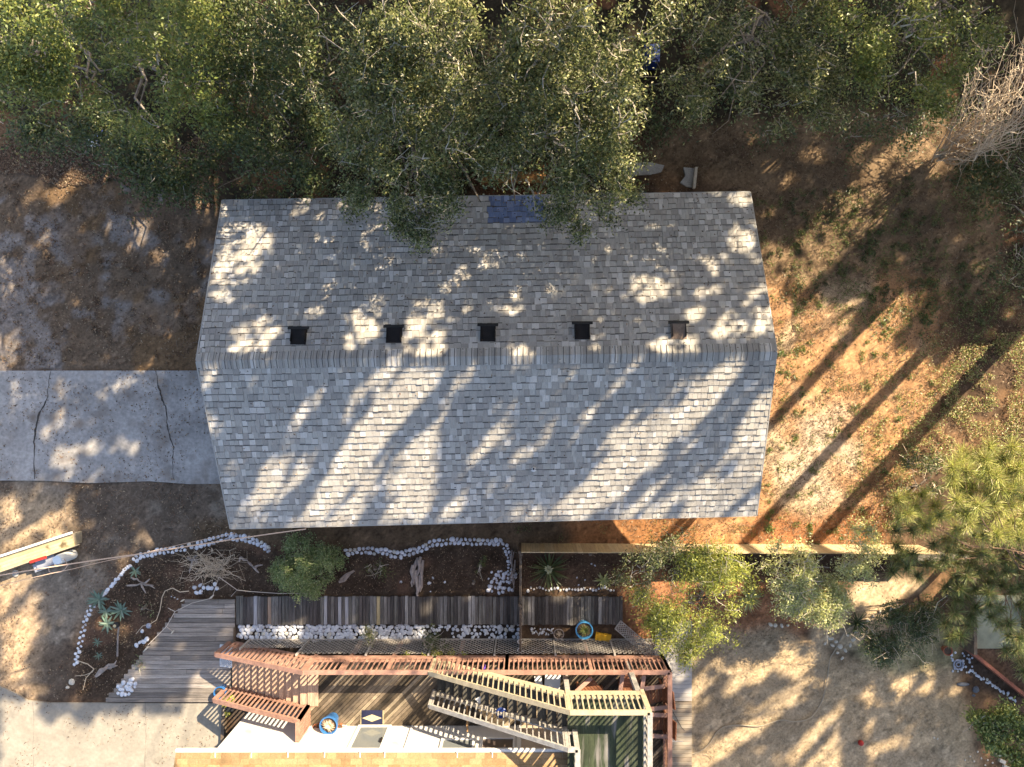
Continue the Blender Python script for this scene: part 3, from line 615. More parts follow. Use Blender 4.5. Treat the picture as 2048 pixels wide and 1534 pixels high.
shrub('flower_row', 'yellow green flowers along the red railing above the lattice', (870, 1306), [(820,1308,1.15,8),(845,1307,1.2,9),(872,1308,1.2,9),(900,1307,1.15,8),(925,1309,1.1,7)], leaf_yel, cat='plant', per=160, leaves=26, spread=.05, size=(.05, .025))
shrub('garden_plant', 'feathery green plant in the garden bed below the stone edging', (962, 1128), [(962,1118,.25,14),(964,1138,.25,14)], grass_m, cat='plant', per=120, leaves=30, spread=.05, size=(.08, .012))
shrub('garden_plant', 'loose low green plant right of the round bush', (752, 1135), [(745,1128,.2,22),(765,1140,.2,18)], grass_m, cat='plant', per=60, leaves=20, spread=.09, size=(.09, .012))
shrub('garden_plant', 'small gray rosette plant below the feathery green plant', (948, 1163), [(948,1162,.15,12)], leaf_sage, cat='plant', per=100, leaves=18, spread=.05, size=(.07, .012))
shrub('garden_plant', 'low green weeds in the bed beside the pale heap of stones', (292, 1212), [(290,1208,.12,16),(302,1222,.12,12)], leaf_bush, cat='plant', per=50, leaves=16, spread=.08, size=(.05, .02))
shrub('garden_plant', 'low green weeds at the lower edge of the bed by the platform', (288, 1325), [(284,1322,.12,14),(275,1338,.12,12)], leaf_bush, cat='plant', per=50, leaves=16, spread=.08, size=(.05, .02))
shrub('planter_plant', 'yellow green plant beside the white wall under the red stair', (452, 1425), [(450,1415,.3,9),(456,1432,.3,8),(460,1398,.3,7)], leaf_yel, cat='plant', per=160, leaves=24, spread=.05, size=(.09, .03))

# ------------------------------------------------------------------ pine with long needles on the right
x, y = G(1925, 1090)
pt = thing('pine_tree', 'young long needled pine with bright tufts below the vine covered slope', 'tree', (x, y, 0))
TU = []
def tufts(n, poly, z0, z1, shade_toned):
    a = np.array(poly); k = 0
    while k < n:
        px = random.uniform(a[:, 0].min(), a[:, 0].max()); py = random.uniform(a[:, 1].min(), a[:, 1].max())
        if inside(np.array([px]), np.array([py]), poly)[0]:
            if all((px - t[0]) ** 2 + (py - t[1]) ** 2 > (17 if px > 1880 and py < 1090 else 17) ** 2 for t in TU): TU.append((px, py, random.uniform(z0, z1), shade_toned))
            k += 1
tufts(230, [(1910,900),(1990,890),(2070,900),(2070,1090),(1960,1080),(1900,1010),(1900,940)], 4.0, 6.0, 0)
tufts(60, [(1790,1000),(1850,985),(1930,1010),(1960,1080),(1900,1060),(1800,1050)], 3.0, 4.0, 0)
tufts(130, [(1790,1040),(1900,1060),(2060,1090),(2070,1180),(1950,1190),(1860,1150),(1780,1160)], 2.2, 3.4, 1)
tufts(75, [(1900,1120),(2070,1140),(2070,1290),(1960,1260),(1900,1290),(1880,1240)], 2.0, 3.0, 1)
tufts(16, [(2000,1260),(2050,1260),(2050,1370),(2010,1350)], 2.0, 2.6, 1)
wd = MB(); hub = Vector((x, y, 3.6)); wd.tube([(x, y, -.1), (x, y, 1.5), hub, (x + .3, y - .1, 5.2)], [.10, .09, .07, .02], 8)
for shade_toned, mm, nm in ((0, needle_m, 'crown'), (1, needle_d, 'shaded_boughs')):  # lower boughs get darker needles, their shade put into the colour
    V = []; n = 0
    for px, py, z, d in TU:
        if d != shade_toned: continue
        c = P(px, py, z); hz = Vector((x, y, max(1.2, min(z, 4.5) * .75))); ws = wig(hz, c, 4, .04); 
        if random.random() < .35: wd.tube(ws, [.02, .016, .012, .009, .006], 4, False)
        m = 210; dr = R.normal(size=(m, 3)); dr[:, 2] = np.abs(dr[:, 2]) * .9 - .15; dr /= np.linalg.norm(dr, axis=1)[:, None]
        l = R.uniform(.22, .36, m)[:, None]; s = np.cross(dr, R.normal(size=(m, 3))); s /= np.linalg.norm(s, axis=1)[:, None]
        c = np.array(c) + R.normal(size=(m, 3)) * .03; tip = c + dr * l + np.array([0, 0, -.02]); w_ = .006
        V.append(np.stack([c - s * w_, c + s * w_, tip + s * w_ * .5, tip - s * w_ * .5], 1).reshape(-1, 3)); n += m
    V = np.concatenate(V); npmesh(nm, V, np.arange(n * 4).reshape(n, 4), mm, pt)
wd.build('trunk', pine_bark, pt)

# ------------------------------------------------------------------ rosettes: agaves, yuccas, palm
def rosette(name, label, cat, px, py, n, ln, wdt, m, lift=.5, group=None, z=0):
    c = P(px, py, z); t = MB()
    for i in range(n):
        a = i * 2.4 + random.uniform(-.2, .2); e = lift * (.3 + .9 * (i / n)); l = ln * random.uniform(.75, 1.05)
        d = Vector((math.cos(a), math.sin(a), 0)); s = Vector((-d.y, d.x, 0)); vs = []
        for k, wv in ((0, .5), (.3, 1), (.65, .8), (1, .03)):
            p = c + d * (l * k * math.cos(e)) + Vector((0, 0, .03 + l * math.sin(e) * (k - .45 * k * k)))
            vs += [p - s * wdt * wv / 2, p - Vector((0, 0, wdt * .25 * wv)), p + s * wdt * wv / 2]
        fs = []
        for k in range(3):
            for j in range(2): fs.append((k * 3 + j, k * 3 + j + 1, k * 3 + j + 4, k * 3 + j + 3))
        t.add(vs, fs)
    return tag(t.build(name, m, at=c), label, cat, group)
GA = 'blue green agaves in the garden bed'
rosette('agave', 'upper large agave growing over the white stone edging', 'agave', 200, 1198, 13, .42, .085, agave_m, .6, GA)
rosette('agave', 'agave just below the one growing over the edging', 'agave', 214, 1222, 11, .34, .075, agave_m, .6, GA)
rosette('agave', 'agave on the right of the group of three beside the edging', 'agave', 244, 1219, 13, .42, .075, agave_m, .6, GA)
rosette('agave', 'lower agave beside the post light', 'agave', 216, 1246, 12, .36, .075, agave_m, .6, GA)
rosette('agave', 'lone agave near the bend of the white stone edging by the driftwood', 'agave', 272, 1142, 9, .27, .06, agave_m, .6, GA)
rosette('agave', 'small agave at the left of the bed above the tiny one', 'agave', 196, 1283, 8, .2, .035, agave_m, .6, GA)
rosette('agave', 'tiny spiky agave above the silvery driftwood', 'agave', 199, 1310, 8, .2, .03, agave_m, .6, GA)
rosette('yucca', 'spiky yucca beside the yellow green shrub', 'yucca', 1495, 1195, 40, .60, .035, leaf_sage, .8)
rosette('yucca', 'spiky dark yucca in the sunlit triangle of sand', 'yucca', 1712, 1243, 44, .58, .03, leaf_dark, .9)
rosette('sago_palm', 'dark spreading palm with a cream flower spike behind the small fence', 'palm', 1098, 1138, 40, .85, .05, leaf_dark, .7)
rosette('flower_spike', 'cream flower spike standing in the middle of the dark palm', 'flower', 1097, 1138, 60, .18, .05, mat('cream_flower', [(.42, .42, .26)], .8), 1.2, z=.4)
rosette('spiky_plant', 'small spiky green plant by the boardwalk end', 'plant', 1205, 1160, 24, .35, .04, leaf_sage, .8)

# ------------------------------------------------------------------ ground cover nobody could count
def scatter(name, label, cat, n, poly, m, ln, wd_, h, up, dens=None):
    a = np.array(poly); px = R.uniform(a[:, 0].min(), a[:, 0].max(), n); py = R.uniform(a[:, 1].min(), a[:, 1].max(), n)
    jx = px + (fbm(px / 40, py / 40, 3, 2) - .5) * 50; jy = py + (fbm(px / 40, py / 40, 3, 6) - .5) * 50
    k = inside(jx, jy, poly)
    if dens: k &= fbm(px / dens[0], py / dens[0], 4, dens[2]) > dens[1]
    px, py = px[k], py[k]; C = np.stack([(px - CX) * GPX, (CY - py) * GPX, R.uniform(.01, h, len(px)) + .02], 1)
    s = R.uniform(.6, 1.4, len(px)); V, Fq = leaf_quads(C, ln * s, wd_ * s, up); return tag(npmesh(name, V, Fq, m), label, cat, kind='stuff')
scatter('vines', 'sunlit tangle of red and yellow vines and weeds on the slope', 'vines', 42000, [(1880,740),(1930,700),(2060,650),(2070,960),(1930,930),(1830,960),(1790,1060),(1760,1050),(1800,900)], vine_m, .06, .02, .18, .8, (26, .42, 51))
scatter('vines', 'scattered weeds thinning out over the right yard below the slope', 'weeds', 16000, [(1740,760),(1880,660),(2060,600),(2060,700),(1850,800),(1740,1080),(1690,1060)], vine_m, .06, .02, .10, .8, (24, .46, 53))
scatter('vines', 'thin weeds in the brown upper part of the right yard', 'weeds', 16000, [(1560,430),(1950,330),(2030,640),(1850,720),(1600,620)], grass_m, .06, .02, .08, .5, (30, .52, 12))
scatter('grass', 'scattered green grass blades in the right yard', 'grass', 45000, [(1500,380),(2000,380),(2000,700),(1760,1080),(1520,1050),(1540,700)], grass_m, .09, .018, .08, .1, (15, .62, 15))
scatter('grass', 'sparse green grass at the right end of the garden bed by the house', 'grass', 5000, [(1000,1040),(1510,1040),(1510,1090),(1000,1090)], grass_m, .05, .012, .05, .1, (22, .58, 18))
scatter('fallen_leaves', 'brown fallen leaves and pine straw scattered on the ground', 'fallen leaves', 90000, [(-60,200),(2100,200),(2100,1100),(1500,1110),(1240,1090),(1240,1040),(480,1040),(480,1180),(100,1420),(-60,1420),(-60,970),(480,970),(480,735),(-60,735)], litter_m, .06, .026, .012, 2, (60, .44, 25))
scatter('fallen_leaves', 'reddish leaves thick on the ground under the upper left trees', 'fallen leaves', 30000, [(0,260),(330,260),(430,300),(440,420),(380,420),(300,380),(0,350)], litter_m, .07, .03, .03, 1.5)
scatter('fallen_leaves', 'dry leaves and bark chips in the garden beds', 'mulch', 26000, [(170,1110),(500,1080),(1030,1100),(1500,1110),(1820,1120),(1720,1180),(1640,1260),(1300,1320),(1240,1180),(480,1190),(220,1390),(150,1380)], litter_m, .05, .018, .02, 1.5)
scatter('dry_grass', 'short dry grass and twigs on the sandy yard', 'dry grass', 26000, [(1390,1270),(1560,1260),(1700,1330),(1900,1330),(1950,1540),(1390,1540)], mat('dry_grass', [(.30, .23, .14), (.24, .18, .11), (.42, .34, .22)], .85), .05, .012, .03, .6, (18, .48, 35))

scatter('pine_straw', 'thin brown pine needles strewn over the right yard and under the trees', 'pine straw', 50000, [(1240,1095),(1240,1040),(1500,1035),(1540,700),(1490,380),(1280,330),(1290,240),(2060,240),(2060,700),(1800,1100)], litter_m, .16, .010, .012, 3, (45, .45, 65))

scatter('fallen_leaves', 'brown leaves blown onto the driveway', 'fallen leaves', 2200, [(-40,735),(440,735),(470,975),(-40,970)], litter_m, .06, .028, .06, 2.5, (50, .45, 125))
scatter('fallen_leaves', 'scattered leaf bits on the pale pavement', 'fallen leaves', 1500, [(-40,1360),(440,1400),(440,1534),(-40,1534)], litter_m, .05, .022, .06, 2.5, (50, .5, 135))
def tuftfield(label, n, poly, m, blades, ln, dens):
    a = np.array(poly); px = R.uniform(a[:, 0].min(), a[:, 0].max(), n); py = R.uniform(a[:, 1].min(), a[:, 1].max(), n); k = inside(px, py, poly) & (fbm(px / 45, py / 45, 3, dens[1]) > dens[0]); px, py = px[k], py[k]
    sz = R.uniform(.5, 1.5, len(px)); C = np.stack([(px - CX) * GPX, (CY - py) * GPX, np.full(len(px), .04)], 1); C = np.repeat(C, blades, 0); sz = np.repeat(sz, blades)
    C = C + R.normal(size=C.shape) * np.array([.045, .045, .015]) * sz[:, None]; V, Fq = leaf_quads(C, ln * sz, .018 * sz, .2); return tag(npmesh('weeds', V, Fq, m), label, 'weeds', kind='stuff')
tuftfield('small green weed tufts dotted over the sunlit orange yard', 300, [(1520,600),(1860,560),(1900,700),(1740,1090),(1500,1090),(1530,800)], grass_m, 26, .11, (.44, 301))
tuftfield('low green weeds in the shaded upper part of the right yard', 520, [(1520,400),(1980,330),(2020,660),(1800,640),(1560,620)], leaf_dark, 22, .10, (.46, 305))
tuftfield('brown weed tufts on the bare yard above and below the driveway', 380, [(-20,340),(400,450),(420,735),(-20,735)], litter_m, 18, .09, (.44, 309))
b = MB()
for i in range(700):
    px, py = random.choice(((random.uniform(-20, 420), random.uniform(340, 735)), (random.uniform(-20, 450), random.uniform(975, 1090)), (random.uniform(1500, 1950), random.uniform(330, 1080)), (random.uniform(1390, 1900), random.uniform(1290, 1530))))
    p = P(px, py, random.uniform(.03, .05)); a = random.uniform(0, 6.3); l = random.uniform(.06, .22); q = p + Vector((math.cos(a) * l, math.sin(a) * l, 0)); mth = p.lerp(q, .5) + Vector((random.gauss(0, .02), random.gauss(0, .02), .01)); b.tube([p, mth, q], [.006, .005, .003], 3, False)
tag(b.build('fallen_twigs', bark), 'dry fallen twigs scattered over the bare ground', 'twigs', kind='stuff')
# ------------------------------------------------------------------ driveway and concrete
def flat_poly(name, pts, z0, z1, m, **k):
    b = MB(); b.prism([G(px, py) for px, py in pts], z0, z1); o = b.build(name, m); return o
S(flat_poly('driveway', [(-700,742),(440,741),(470,741),(470,967),(440,967),(380,968),(300,962),(180,966),(90,961),(-700,958)], -.2, .035, drive_m))
def crackline(pts, wds, z=.0395):
    b = MB(); L_ = []; R_ = []
    q = [Vector(G(*p) + (z,)) for p in pts]; f = []
    for i in range(len(q) - 1):
        for k in range(5): f.append((q[i].lerp(q[i + 1], k / 5), wds[i] + (wds[i + 1] - wds[i]) * k / 5))
    f.append((q[-1], wds[-1])); vs = []; fs = []
    for i, (p, w_) in enumerate(f):
        j = random.gauss(0, .012); w_ *= random.uniform(.3, .85); d = (f[min(i + 1, len(f) - 1)][0] - f[max(0, i - 1)][0]).normalized(); s = Vector((-d.y, d.x, 0))
        vs += [p + s * (j - w_), p + s * (j + w_)]
    for i in range(len(f) - 1): fs.append((2 * i, 2 * i + 2, 2 * i + 3, 2 * i + 1))
    b.add(vs, fs); return b
o = crackline([(103,742),(98,770),(95,800),(80,825),(72,860),(70,900),(71,958)], [.012,.02,.03,.045,.05,.028,.02]).build('driveway_crack', crack_m); S(o)
o = crackline([(313,742),(318,770),(326,800),(333,815),(336,850),(341,875),(348,895),(346,925),(348,960)], [.02,.03,.05,.03,.02,.028,.022,.016,.014]).build('driveway_crack', crack_m); S(o)
S(flat_poly('concrete_pavement', [(-700,1350),(0,1371),(30,1384),(55,1400),(100,1405),(446,1405),(446,1700),(-700,1700)], -.2, .04, concrete))
for x in (68, 292): S(crackline([(x,1402),(x + 2,1450),(x - 1,1500),(x + 3,1600)], [.006,.005,.006,.006], .0435).build('pavement_joint', crack_m))
# old slabs near the upper side of the house
tag(flat_poly('concrete_slab', [(1235,326),(1300,326),(1328,332),(1322,345),(1300,350),(1240,352)], -.1, .07, slab_m), 'rounded pale slab half hidden by the oak above the roof', 'slab')
tag(flat_poly('concrete_slab', [(1366,336),(1391,338),(1387,376),(1372,374),(1360,366),(1370,352)], -.1, .07, slab_m), 'small square slab with a curb, right of the rounded slab', 'slab')
tag(flat_poly('brick_edging', [(1388,337),(1393,337),(1389,378),(1384,378)], -.1, .16, stone_t), 'thin curb along the right side of the small square slab', 'curb')

# ------------------------------------------------------------------ main house
cen = (eNW + eSE) / 2
hs = thing('main_house', 'long low house with a gray shingled gable roof and five dark roof vents', 'house', (cen.x, cen.y, 0))
def bil(a, b, c, d, u, v): return (a.lerp(b, u)).lerp(c.lerp(d, u), v)
def slope(eL, eR, tL, tR, name, flip, blue=None, courses=27):
    """eave left/right to ridge left/right; courses of separate tabs, each lying on the one below"""
    nrm = ((eR - eL).cross(tL - eL)).normalized(); nrm = nrm if nrm.z > 0 else -nrm
    b = MB(); bb = MB(); sb = MB(); ln = (eR - eL).length
    for i in range(courses):
        v0 = i / courses; v1 = min((i + 1.25) / courses, 1.0); u = -random.random() * .012
        while u < 1:
            w_ = random.choice((.10, .12, .14, .16, .19)) / ln; u0, u1 = max(u, 0), min(u + w_ - .006 / ln, 1); u += w_
            if u1 - u0 < .02 / ln: continue
            th = random.choice((.011, .013, .024)); dv = random.uniform(-.06, .06) / courses
            p0, p1 = bil(eL, eR, tL, tR, u0, max(v0 + dv, 0 - .002)), bil(eL, eR, tL, tR, u1, max(v0 + dv, -.002)); q0, q1 = bil(eL, eR, tL, tR, u0, v1), bil(eL, eR, tL, tR, u1, v1)
            t0, t1 = nrm * (th + .012), nrm * .006
            vs = [p0, p1, p0 + t0, p1 + t0, q0 + t1, q1 + t1]; fs = [(0, 1, 3, 2), (2, 3, 5, 4), (0, 2, 4), (1, 5, 3)]
            if flip: fs = [f[::-1] for f in fs]
            tgt = b
            if blue and blue[0] < (u0 + u1) / 2 < blue[1] and v0 < blue[2]: tgt = bb
            tgt.add(vs, fs)
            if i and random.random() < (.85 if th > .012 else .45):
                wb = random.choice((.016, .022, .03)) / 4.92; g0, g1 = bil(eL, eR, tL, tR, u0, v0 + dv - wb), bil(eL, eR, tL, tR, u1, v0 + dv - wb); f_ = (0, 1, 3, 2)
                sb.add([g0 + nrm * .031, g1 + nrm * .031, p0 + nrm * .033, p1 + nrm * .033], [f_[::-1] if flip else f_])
    sb.build('shadow_band', shingle_dark, hs)  # dark strips paint in shade under the butts, like a printed shadow line
    o = b.build(name, shingle_m, hs)
    if bb.v: o2 = bb.build('shingle_patch', shingle_blue, hs); o2['label'] = 'blue tinted shingles near the upper eave'
    return o
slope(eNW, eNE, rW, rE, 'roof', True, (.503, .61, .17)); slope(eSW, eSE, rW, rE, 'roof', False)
# roof deck, drip edges and gable ends
dk = MB(); dn = Vector((0, 0, .12)); pts = [eNW, eNE, rE, eSE, eSW, rW]; e = .004
tp = [p - Vector((0, 0, e)) for p in pts]; bt_ = [p - dn for p in pts]
dk.add(tp + bt_, [(0, 5, 2, 1), (5, 4, 3, 2), (6, 7, 8, 11), (11, 8, 9, 10), (0, 1, 7, 6), (3, 4, 10, 9), (1, 2, 8, 7), (2, 3, 9, 8), (4, 5, 11, 10), (5, 0, 6, 11)])
dk.build('roof_deck', metal_drip, hs)
dr = MB()
for a, b_ in ((eNW, eNE), (eSE, eSW), (eNE, rE), (rE, eSE), (eSW, rW), (rW, eNW)):
    out = Vector((0, 1, 0)) if a is eNW else Vector((0, -1, 0)) if a is eSE else Vector((1, 0, 0)) if a.x > 0 else Vector((-1, 0, 0))
    dr.beam(a + out * .02 + Vector((0, 0, -.035)), b_ + out * .02 + Vector((0, 0, -.035)), .03, .11)
dr.build('drip_edge', metal_drip, hs)
# ridge cap
rc = MB(); d = (rE - rW); L0 = d.length; d.normalize(); sN = ((eNW + eNE) / 2 - (rW + rE) / 2); sN.x = 0; sN.normalize(); sS = ((eSW + eSE) / 2 - (rW + rE) / 2); sS.x = 0; sS.normalize()
k = 0; n_c = int(L0 / .146)
for i in range(n_c):
    a = rW + d * (i * L0 / n_c); b_ = rW + d * min((i + 1.25) * L0 / n_c, L0); wv = random.uniform(.225, .25); lift = random.uniform(.042, .056); lo = .030
    vs = []
    for p, h in ((a, lo), (b_, lift)):
        up = Vector((0, 0, h)); vs += [p + sN * wv + up, p + sN * .06 + up + Vector((0, 0, .0)), p + up + Vector((0, 0, -.004)), p + sS * .06 + up, p + sS * wv + up]
    vs += [v - Vector((0, 0, .03)) for v in vs[5:10]]
    rc.add(vs, [(0, 5, 6, 1), (1, 6, 7, 2), (2, 7, 8, 3), (3, 8, 9, 4), (5, 10, 11, 6), (6, 11, 12, 7), (7, 12, 13, 8), (8, 13, 14, 9)])
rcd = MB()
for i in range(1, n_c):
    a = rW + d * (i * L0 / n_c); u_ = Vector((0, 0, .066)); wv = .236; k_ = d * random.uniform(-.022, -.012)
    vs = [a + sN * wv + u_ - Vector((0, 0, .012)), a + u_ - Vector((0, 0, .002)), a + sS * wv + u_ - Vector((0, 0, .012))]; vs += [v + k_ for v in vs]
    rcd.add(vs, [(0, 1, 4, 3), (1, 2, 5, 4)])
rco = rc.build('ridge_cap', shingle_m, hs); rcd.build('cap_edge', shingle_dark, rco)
# walls: closed rooms under the left two thirds, an open bay on posts under the right third
n_ = 900; V_ = []
for q in range(n_):
    u = random.random(); v = random.random() ** 1.6; side = random.random() < .75
    p = bil(eNW, eNE, rW, rE, u, v) if side else bil(eSW, eSE, rW, rE, u, v); V_.append(tuple(p + Vector((0, 0, .045))))
Vq, Fq = leaf_quads(np.array(V_), R.uniform(.04, .09, n_), R.uniform(.015, .035, n_), 2.5); npmesh('fallen_leaves', Vq, Fq, litter_m, hs)
wl = MB(); x0, _ = G(548, 0); x1, _ = G(1228, 0); yN = eNW.y - .45; yS = eSW.y + .45
wl.bx(x0, x1, yS, yN, -.1, 2.66); wl.build('wall', wall_tan, hs)
gb = MB()
for xx in (eNW.x + .35,): gb.add([(xx, yN, 2.6), (xx, yS, 2.6), (xx, (yN + yS) / 2, HR - .25), (xx + .1, yN, 2.6), (xx + .1, yS, 2.6), (xx + .1, (yN + yS) / 2, HR - .25)], [(0, 2, 1), (3, 4, 5), (0, 1, 4, 3), (1, 2, 5, 4), (2, 0, 3, 5)])
gb.build('gable_wall', wall_tan, hs)
for px, py in ((1435, 470), (1435, 985)):
    x, y = G(px, py); MB().bx(x - .06, x + .06, y - .06, y + .06, -.1, 2.62).build('post', wall_tan, hs)
# roof vents
def vent(px, py, worn=False):
    z = roofz(px, py); c = P(px, py, z); k = 1.0
    v = MB(); rise = Vector((0, 1, -(HR - HE) / abs(eNW.y - rW.y))).normalized(); sd = Vector((1, 0, 0)); up = sd.cross(rise).normalized()
    M3 = Matrix((sd, rise, up)).transposed()
    v.box(c + up * .035, (.40, .46, .035), mtx=M3)                       # flashing and body
    v.add([c + M3 @ Vector(q) for q in ((-.185, -.22, .05), (.185, -.22, .05), (.195, .16, .17), (-.195, .16, .17), (-.195, .16, .05), (.195, .16, .05))], [(0, 1, 2, 3), (3, 2, 5, 4), (0, 3, 4), (1, 5, 2)])
    o = v.build('roof_vent', vent_rust if worn else vent_m, hs)
    f = MB(); f.box(c + M3 @ Vector((0, .185, .165)), (.54, .07, .04), mtx=M3); f.build('hood', black_m, o)
    for s in (-.175, .175):
        g_ = MB(); g_.box(c + M3 @ Vector((s, -.01, .105)), (.012, .34, .12), mtx=M3); g_.build('side_panel', vent_m, o)
    if worn: o['label'] = 'roof vent with a pale worn top'
for px, py in ((599, 674), (789, 671), (976, 668), (1164, 664), (1356, 663)): vent(px, py, px > 1300)
z = roofz(1067, 936); c = P(1067, 936, z)
pp = MB(); pp.lathe(c, [(.10, .02), (.10, .035), (.05, .06), (.035, .22)], 14); o = pp.build('vent_pipe', pipe_m, hs); MB().lathe(c, [(.028, .2), (.028, .225)], 12).build('opening', black_m, o)

# warm wooden porch bench seen at the upper eave between the oaks
x, y = G(1020, 372); pb = thing('porch_steps', 'orange brown wooden porch steps by the upper eave below the oaks', 'porch', (x, y, 0))
for i, (pa, h) in enumerate(((372, .75), (363, .5), (354, .25))):
    xa, ya = G(965, pa); xb, yb = G(1090, pa); MB().bx(xa, xb, ya - .12, ya + .1, h - .05, h).build('step', mat('porch_wood', [(.34, .17, .06)], .7, nscale=8, namt=.3) if i == 0 else bpy.data.materials['porch_wood'], pb)
for px in (968, 1087): xa, ya = G(px, 372); MB().beam((xa, ya - .1, .72), (xa, ya + .55, .1), .05, .2).build('stringer', bpy.data.materials['porch_wood'], pb)
xa, ya = G(965, 360); xb, yb = G(1010, 352); MB().beam((xa, ya, 1.0), (xb, yb, 1.0), .09, .05).build('rail', yel_wood, pb)

# ------------------------------------------------------------------ wooden fences
x0, y0 = G(1043, 1087); x1, y1 = G(1836, 1090)
fn = thing('wooden_fence', 'yellowish board fence lit along the right hand yard', 'fence', ((x0 + x1) / 2, y0, 0))
b = MB(); n_b = 88
for i in range(n_b):
    xa = x0 + (x1 - x0) * i / n_b; xb = x0 + (x1 - x0) * (i + .96) / n_b; yy = y0 + (y1 - y0) * i / n_b; h = 1.18 + random.uniform(-.015, .015)
    b.bx(xa, xb, yy - .012 + random.uniform(-.003, .003), yy + .012, -.05, h)
b.build('boards', fence_wood, fn)
for z in (.3, .95): MB().beam((x0, y0 - .04, z), (x1, y1 - .04, z), .04, .09).build('rail', fence_old, fn)
for k in range(7): xx = x0 + (x1 - x0) * k / 6; MB().bx(xx - .045, xx + .045, y0 - .13, y0 - .05, -.1, 1.1).build('post', fence_old, fn)
x0, y0 = G(1041, 1088); x1, y1 = G(1041, 1290)
f2 = thing('wooden_fence', 'thin dark fence running down across the boardwalk from the board fence', 'fence', (x0, (y0 + y1) / 2, 0))
for z in (.35, 1.0): MB().beam((x0, y0, z), (x1, y1, z), .05, .06).build('rail', fence_old, f2)
b = MB()
for k in range(24): b.bx(x0 + .02, x0 + .04, y0 + (y1 - y0) * k / 24, y0 + (y1 - y0) * (k + .8) / 24, .05, 1.05)
b.build('boards', fence_old, f2)
for k in range(3): yy = y0 + (y1 - y0) * k / 2; MB().bx(x0 - .06, x0 + .02, yy - .04, yy + .04, -.1, 1.15).build('post', fence_old, f2)
b = MB(); b.beam(P(1835, 1114, .25), P(1945, 1116, .25), .22, .05); b.beam(P(1875, 1103, .3), P(1925, 1124, .35), .05, .05); tag(b.build('timber', wood_gray_x, at=P(1890, 1114, 0)), 'gray timber lying at the right end of the board fence', 'timber')
# right hand neighbour: dark screen wall, pale patio and a low roof edge
b = MB(); b.bx(G(1950, 0)[0], G(2040, 0)[0], G(0, 1296)[1], G(0, 1190)[1], -.05, .05); tag(b.build('patio', mat('pale_patio', [(.24, .25, .18)], .8, nscale=2, namt=.35), at=P(2000, 1260, 0)), 'pale patio seen through the pine boughs at the right edge', 'patio')
f3 = thing('screen_wall', 'brown timber wall running down to the right corner beside the pale patio', 'wall', P(1935, 1250, 0))
MB().beam(P(1933, 1150, .4), P(1935, 1300, .4), .10, .8).build('panel', fence_old, f3)
MB().beam(P(1937, 1300, .2), P(2060, 1400, .2), .10, .4).build('panel', mat('rust_plank', [(.22, .08, .05)], .8, nscale=5, namt=.3), f3)
wr = thing('white_shed', 'white shed corner cut off by the right edge', 'shed', P(2080, 1300, 0))
b = MB(); b.bx(G(2048, 0)[0], G(2120, 0)[0], G(0, 1345)[1], G(0, 1190)[1], 0, .25); b.build('wall', white_sid, wr); MB().bx(G(2046, 0)[0], G(2120, 0)[0], G(0, 1350)[1], G(0, 1186)[1], .252, .31).build('roof', wood_pale, wr)

# ------------------------------------------------------------------ boardwalks
def planks(xp0, xp1, yp0, yp1, step, horiz, z0=.06, z1=.115, gapm=.012, poly=None, jit=0.0):
    b = MB(); xa, ya = G(xp0, yp0); xb, yb = G(xp1, yp1); ya, yb = max(ya, yb), min(ya, yb)
    if not horiz:
        x = xa
        while x < xb - .02: w_ = step * random.uniform(.93, 1.07); b.bx(x, min(x + w_ - gapm, xb), yb + random.uniform(-jit, jit), ya + random.uniform(-jit, jit), z0, z1 + random.uniform(-.004, .004)); x += w_
    else:
        y = yb
        while y < ya - .02: w_ = step * random.uniform(.95, 1.05); b.bx(xa, xb, y, min(y + w_ - gapm, ya), z0, z1 + random.uniform(-.003, .003)); y += w_
    return b
bw = thing('boardwalk', 'long weathered gray boardwalk beside the strip of white stones', 'boardwalk', P(850, 1219, 0))
odd = {9: wood_pale, 15: wood_tan, 35: wood_pale, 40: wood_pale, 41: wood_pale, 57: wood_yellow}
b = MB(); x, y = G(475, 1191); xb, yb = G(1245, 1247); i = 0; st = (xb - x) / 110
while x < xb - .02:
    px = CX + x / GPX; kind = None
    for c0, mm in ((516, wood_pale), (543, wood_tan), (656, wood_pale), (682, wood_pale), (692, wood_pale), (758, wood_yellow)):
        if abs(px - c0 + 3) < st / GPX / 2: kind = mm
    tgt = MB() if kind else b
    tgt.bx(x, x + st - random.uniform(.006, .016), yb + random.uniform(-.02, .02), y + random.uniform(-.02, .02), .06, .115 + random.uniform(-.004, .004))
    if kind: o = tgt.build('plank', kind, bw); o['label'] = {wood_pale: 'pale gray board', wood_tan: 'tan board', wood_yellow: 'yellow board'}[kind]
    x += st
b.build('boards', wood_gray_y, bw)
b = MB()
for py in (1197, 1242): b.beam(P(475, py, .03), P(1245, py, .03), .05, .055)
b.build('joists', fence_old, bw)
pd = thing('deck_platform', 'low gray plank platform narrowing up towards the garden bed beside the pavement', 'platform', P(370, 1300, 0))
poly = [(376, 1197), (473, 1197), (473, 1255), (470, 1400), (213, 1400), (240, 1370), (312, 1296)]
b = MB(); yv = 1197.0
while yv < 1399:
    h = 9.3; m_ = yv + h / 2
    lx = 376 - (m_ - 1197) * (376 - 213) / 203 if m_ < 1400 else 213; l2 = lx + random.uniform(-2, 2); cuts = [l2] + sorted(random.uniform(l2 + 60, 470) for _ in range(random.choice((0, 1)))) + [473 if m_ < 1250 else 470]
    for q in range(len(cuts) - 1):
        xa, ya = G(cuts[q], yv); xb_, yb_ = G(cuts[q + 1] - .6, yv + h - .8); b.bx(xa, xb_, yb_, ya, .06, .115 + random.uniform(-.004, .004))
    yv += h
b.build('boards', wood_gray_x, pd)
